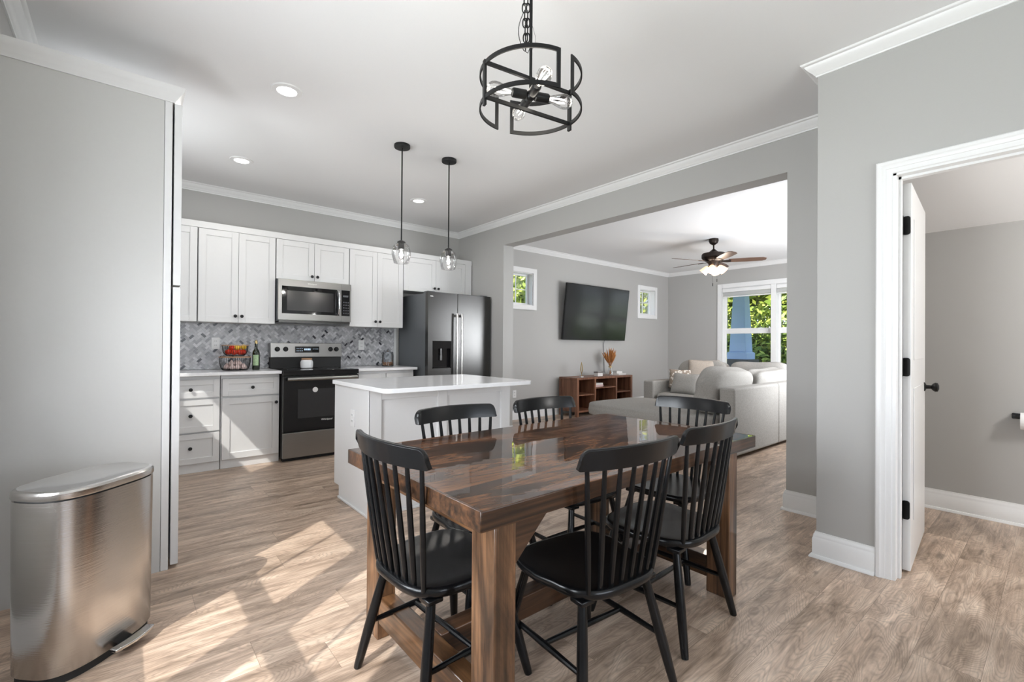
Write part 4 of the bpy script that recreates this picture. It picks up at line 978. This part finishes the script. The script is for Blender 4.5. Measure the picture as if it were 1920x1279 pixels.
sub(MB().box(cx0+.05, cx1-.05, cy1-.012, cy1-.006, .10, cz-.0355), CO).build('back_panel', 'walnut', cs)
for a, b, z in ((cx0+.05, 6.0845, .34), (6.1205, 6.6595, .44), (6.6955, cx1-.05, .34)): sub(MB().box(a, b, cy0+.012, cy1-.013, z, z+.02), CO).build('shelf', 'walnut', cs, bevel=.002)
def bk(name, x, y, z, w, d, h, mat, label, rz=0, cat='book', group=None):
    r_ = thing(name, label, cat, (x, y, z), rz, group)
    MB().box(-w/2, w/2, -d/2, d/2, 0, .004).box(-w/2, w/2, -d/2, d/2, h-.004, h).box(-w/2, w/2, -d/2, -d/2+.004, .004, h-.004).build('cover', mat, r_, bevel=.001)
    MB().box(-w/2+.003, w/2-.003, -d/2+.0045, d/2-.003, .0045, h-.0045).build('pages', 'paper', r_); return r_
bk('book', 6.27, 5.22, .461, .24, .17, .034, 'pinkbook', 'pale pink book at the bottom of the pair on the console shelf', .05)
bk('book', 6.265, 5.22, .4955, .23, .16, .030, 'paper', 'white book lying on the pale pink one in the console', -.04)
bk('book', 6.95, 5.25, cz+.0005, .26, .18, .026, 'paper', 'wide white book on the console top right of the vase', .1)
bk('book', 6.92, 5.25, cz+.027, .15, .12, .045, 'paper', 'small thick white book stacked on the wide white one', -.1)
bx_ = thing('trinket_box', 'small grey and white box on the middle of the console top', 'box', (6.33, 5.20, cz+.0005))
MB().box(-.065, .065, -.045, .045, 0, .055).build('box_base', 'paper', bx_, bevel=.003); MB().box(-.068, .068, -.048, .048, .0555, .078).build('lid', 'greybox', bx_, bevel=.003)
sc_ = thing('gold_ornament', 'gold diamond-shaped openwork ornament at the left of the console top', 'ornament', (5.86, 5.17, cz+.0005))
MB().box(-.03, .03, -.02, .02, 0, .014).build('plinth', 'ceramic', sc_, bevel=.002)
g = MB(); g.tube([(0, 0, .014), (0, 0, .05)], .004, 8)
for s in (1, .6):
    pts = [(0, 0, .05), (.032*s, 0, .13), (.018*s, 0, .19), (0, 0, .25), (-.018*s, 0, .19), (-.032*s, 0, .13)]; g.tube(pts, .0045, 6, closed=True)
g.tube([(0, .0, .05), (0, .028, .13), (0, 0, .25), (0, -.028, .13)], .0045, 6, closed=True)
g.build('openwork_diamond', 'gold', sc_)
va = thing('flower_vase', 'clear glass vase holding dried grass on the console', 'vase', (6.72, 5.25, cz+.0005))
MB().lathe([(.05, 0), (.054, .004), (.052, .05), (.034, .11), (.022, .15), (.024, .175), (.030, .19)], 24, cap=False).lathe([(.05, .001), (.002, .001)], 24).build('vase_glass', 'jarglass', va)
MB().ring(.026, .008, .022, c=(0, 0, .15)).build('gold_band', 'gold', va)
gr = thing('dried_grass_bunch', 'bunch of rust-brown dried grass standing in the glass vase', 'dried grass', (6.72, 5.25, cz+.02))
g = MB(); st = MB(); rn = random.Random(9)
for k in range(46):
    a = rn.random()*6.28; sp_ = rn.random()**.6; top = Vector((.165*sp_*math.cos(a), .165*sp_*math.sin(a), .34+.12*rn.random()+.04*(1-sp_)))
    b0 = Vector((.012*math.cos(a), .012*math.sin(a), .14)); st.tube([(-.02*math.cos(a), -.02*math.sin(a), .0), b0, b0.lerp(top, .35)], .0012, 4)
    g.tube([b0.lerp(top, .25), b0.lerp(top, .5), b0.lerp(top, .8), top], [.002, .0095, .0085, .001], 5)
st.build('stems', 'leaf_dk', gr); g.build('plumes', 'leaf_dk', gr)
gr['kind'] = 'thing'

# ---------------------------------------------------------------- sectional sofa
SO = (5.9, 2.9, 0)
sf = thing('sectional_sofa', 'large light grey linen U-shaped sectional sofa', 'sofa', SO)
def sb(nm, x0, x1, y0, y1, z0, z1, e=9, mat='sofa', cr=0, seed=0, par=None, M4=None, puff=0):
    mb = MB(); mb.rbox(x0, x1, y0, y1, z0, z1, e, 14, puff, M4, seed, cr); return sub(mb, SO).build(nm, mat, par or sf, sharp=70)
def hard(nm, *b): return sub(MB().box(*b), SO).build(nm, 'sofa', sf, bevel=.025, seg=4)
hard('back_frame', 4.70, 5.83, 2.12, 2.28, .05, .745); hard('back_frame', 5.834, 7.25, 2.12, 2.28, .05, .745)
hard('base', 4.62, 7.24, 2.285, 3.05, .05, .27); hard('base', 4.60, 5.60, 3.055, 3.93, .05, .27); hard('base', 6.27, 7.24, 3.055, 4.06, .05, .27)
hard('side_arm', 6.27, 7.24, 4.065, 4.25, .05, .63)
hard('back_frame', 7.08, 7.26, 2.29, 4.06, .275, .745)
sb('seat_cushion', 4.53, 5.62, 2.30, 4.00, .272, .455, 7, cr=.006, seed=1); sb('seat_cushion', 6.24, 7.06, 2.75, 4.06, .272, .455, 7, cr=.006, seed=3); sb('seat_cushion', 5.63, 6.235, 2.32, 3.02, .272, .455, 7, cr=.006, seed=2)
def lean(cx, cy, cz, w, d, h, rx, rz): return Matrix.Translation((cx, cy, cz)) @ Matrix.Rotation(rz, 4, 'Z') @ Matrix.Rotation(rx, 4, 'X') @ Matrix.Diagonal((w, d, h, 1))
def cush(nm, cx, cy, cz, w, d, h, rx, rz, mat='sofa', seed=0, e=3.4, par=sf, cr=.05, off=SO):
    mb = MB(); mb.rbox(-.5, .5, -.5, .5, -.5, .5, e, 16, 0, None, seed, cr)
    M4 = lean(cx, cy, cz, w, d, h, rx, rz); mb.v = [tuple(M4 @ Vector(v)-Vector(off)) for v in mb.v]
    return mb.build(nm, mat, par, sharp=80)
cush('back_cushion', 5.18, 2.46, .685, 1.04, .30, .50, .20, .05, seed=4, e=4.6, cr=.03); cush('back_cushion', 6.25, 2.42, .66, 1.0, .26, .46, .18, 0, seed=5, e=4.6, cr=.03)
cush('back_cushion', 6.96, 3.62, .70, .78, .26, .50, .16, PI/2, seed=6, e=4.4, cr=.03); cush('back_cushion', 6.96, 2.80, .70, .82, .26, .50, .16, PI/2, seed=7, e=4.4, cr=.03)
cush('side_cushion', 4.90, 2.85, .60, .55, .22, .34, .3, PI/2+.1, seed=12, e=3.0) if 0 else None
def pillow(nm, x, y, z, w, h, rx, rz, mat, lab, seed=0):
    r_ = thing(nm, lab, 'pillow', (x, y, z-h/2)); mb = MB(); n = 18; v = []; f = []
    for sg in (-1, 1):
        for i in range(n+1):
            for j in range(n+1):
                a, b = -1+2*i/n, -1+2*j/n; t = (max(0, 1-a**4)*max(0, 1-b**4))**.55
                k_ = 1-.07*(1-abs(a))*abs(b)**3-.0; k2 = 1-.07*(1-abs(b))*abs(a)**3
                v.append((a*w/2*k2, sg*.075*t, b*h/2*k_))
    for s in range(2):
        o_ = s*(n+1)**2
        for i in range(n):
            for j in range(n): q = o_+i*(n+1)+j; f.append((q, q+1, q+n+2, q+n+1))
    M4 = Matrix.Translation((0, 0, h/2)) @ Matrix.Rotation(rz, 4, 'Z') @ Matrix.Rotation(rx, 4, 'X')
    mb.add(v, f, M4).build('pillow_cover', mat, r_, sharp=80); return r_
pillow('throw_pillow', 6.86, 3.58, .765, .46, .40, .25, PI/2+.25, 'throw', 'plain tan square pillow leaning on the far sofa back')
pillow('throw_pillow', 6.70, 3.87, .66, .34, .30, .3, PI/2+.35, 'patt', 'patterned brown and white pillow by the far sofa arm')
pillow('throw_pillow', 6.50, 3.66, .60, .46, .34, .4, PI/2, 'sofa', 'light grey square pillow propped in front of the patterned pillow on the sofa')

# ---------------------------------------------------------------- bathroom holder
tp = thing('toilet_paper_holder', 'black toilet paper holder on the small room wall', 'holder', (4.529, .16, .72))
MB().prism(rrect(-.03, .06, -.018, .018, .006), 0, -.012, -.0005).box(-.07, -.012, .04, .056, -.008, .008).tube([(-.062, .05, 0), (-.062, -.09, 0)], .007, 10).build('bracket', 'black', tp, bevel=.001)
ro = MB().tube([(4.467, .178, .695), (4.467, .078, .695)], .055, 28).build('toilet_paper_roll', 'roll'); tag(ro, 'white toilet paper roll hanging on the black holder', 'toilet paper')
wb = tag(MB().lathe([(.05, 0), (.060, .01), (.068, .17), (.070, .18), (.065, .18), (.057, .012)], 24, cap=True).build('waste_basket', 'black', loc=(3.25, .665, 0)), 'small black waste basket behind the open door', 'basket')

# ---------------------------------------------------------------- outdoors
struct(MB().box(-30, 60, -30, 60, -.5, -.42).build('ground_lawn', 'lawn', smooth=False))
struct(MB().box(9.24, 11.9, -2, 7, -.42, -.05).build('floor_porch', 'porchdark', smooth=False))
struct(MB().box(9.24, 12.2, -2, 7, 2.75, 2.9).build('ceiling_porch', 'trim', smooth=False))
pcn = thing('porch_column', 'tapered blue porch column outside the twin window', 'column', (11.45, 5.02, -.05))
def tap(levels):
    mb = MB(); v = []; f = []
    for h, z in levels: v += [(-h, -h, z), (h, -h, z), (h, h, z), (-h, h, z)]
    for k in range(len(levels)-1):
        for i in range(4): f.append((k*4+i, k*4+(i+1) % 4, (k+1)*4+(i+1) % 4, (k+1)*4+i))
    f += [(3, 2, 1, 0), tuple((len(levels)-1)*4+i for i in range(4))]; return mb.add(v, f)
tap([(.195, 1.10), (.125, 2.70)]).build('shaft', 'column', pcn, bevel=.01); tap([(.235, .92), (.235, 1.07), (.205, 1.0995)]).build('plinth_cap', 'column', pcn, bevel=.008); tap([(.30, 0), (.30, .9195)]).build('brick_pier', 'porchdark', pcn)
tap([(.18, 2.7005), (.18, 2.79)]).build('capital', 'column', pcn)
def railing(x, y0, y1):
    r_ = thing('porch_railing', 'dark porch railing beyond the twin window', 'railing', (x, (y0+y1)/2, -.05)); h = (y1-y0)/2
    MB().box(-.03, .03, -h, h, .82, .86).box(-.02, .02, -h, h, .08, .12).build('rail', 'porchdark', r_)
    bm_ = MB()
    k = -h+.08
    while k < h: bm_.box(-.012, .012, k-.012, k+.012, .12, .82); k += .12
    bm_.build('balusters', 'porchdark', r_); return r_
railing(11.45, 1.0, 4.70)
def blob_mesh(nm, R, H, n, leaf, mat, seed, zc):
    rn = random.Random(seed); mb = MB(); mb.t = []
    lobes = [(Vector((rn.uniform(-.6, .6)*R, rn.uniform(-.6, .6)*R, zc+rn.uniform(-.42, .42)*H)), rn.uniform(.35, .6)*R) for _ in range(16)]
    for k in range(n):
        c, r_ = rn.choice(lobes); d = Vector((rn.gauss(0, 1), rn.gauss(0, 1), rn.gauss(0, 1))).normalized(); p = c+d*r_*(rn.random()**.25)
        nrm = (d+Vector((rn.gauss(0, .5), rn.gauss(0, .5), rn.gauss(0, .5)))).normalized(); u = nrm.orthogonal().normalized(); u = Quaternion(nrm, rn.random()*6.28) @ u; w = nrm.cross(u)
        s = leaf*rn.uniform(.6, 1.3); k0 = len(mb.v)
        mb.v += [tuple(p-u*s), tuple(p-w*s*.45), tuple(p+u*s), tuple(p+w*s*.45)]; mb.f.append((k0, k0+1, k0+2, k0+3)); t = rn.random(); mb.t += [t]*4
    return mb
def tree(nm, x, y, R, H, zc, mat, seed, lab, n=9000, leaf=.10, trunk=True, proto=None, rz=0):
    r_ = thing(nm, lab, 'tree' if trunk else 'shrub', (x, y, -.42), rz, 'trees and shrubs outside')
    if proto:
        for ch in proto.children: c = ch.copy(); COL.objects.link(c); c.parent = r_
        return r_
    f = blob_mesh(nm, R, H, n, leaf, mat, seed, zc).build('foliage', mat, r_, smooth=False)
    tr = MB(); rn = random.Random(seed+1); tr.tube([(0, 0, 0), (.05, 0, zc*.5), (0, .05, zc)], [.13, .10, .05] if trunk else [.05, .04, .02], 10)
    for q in range(5): a = rn.random()*6.28; tr.tube([(0, 0, zc*.55), (R*.4*math.cos(a), R*.4*math.sin(a), zc)], [.05, .02], 7)
    tr.build('trunk', 'bark', r_); return r_
t1 = tree('leafy_tree', 15.0, 7.0, 2.3, 4.6, 2.5, 'leaf', 21, 'bright yellow-green tree left of the porch column', 17000, .12)
t2 = tree('leafy_tree', 15.3, 3.0, 2.3, 4.6, 2.3, 'leaf', 22, 'bright green tree right of the porch column', 17000, .12)
t3 = tree('leafy_tree', 19.6, 10.2, 2.2, 4.4, 2.6, 'leaf', 21, 'farther yellow-green tree behind the porch column', proto=t1, rz=2.0)
t4 = tree('leafy_tree', 20.0, 5.6, 2.2, 4.4, 2.4, 'leaf', 22, 'farther green tree seen through the right half of the twin window', proto=t2, rz=1.1)
t5 = tree('leafy_tree', 11.0, 12.6, 2.7, 5.2, 3.3, 'leaf', 23, 'tree filling the small window left of the television', 14000, .13)
t6 = tree('leafy_tree', 17.6, 13.0, 2.7, 5.2, 3.3, 'leaf', 23, 'tree filling the small window right of the television', proto=t5, rz=1.7)
t7 = tree('leafy_tree', 19.8, 1.0, 2.2, 4.4, 2.6, 'leaf', 21, 'tree at the far right beyond the porch railing', proto=t1, rz=4.0)
t8 = tree('leafy_shrub', 14.2, 5.75, 1.25, 2.4, 1.35, 'leaf2', 31, 'low dense shrub just behind the porch column', 7000, .09, trunk=False)
t9 = tree('leafy_shrub', 14.4, 3.9, 1.25, 2.4, 1.35, 'leaf2', 31, 'low dense shrub right of the porch column behind the railing', trunk=False, proto=t8, rz=2.2)
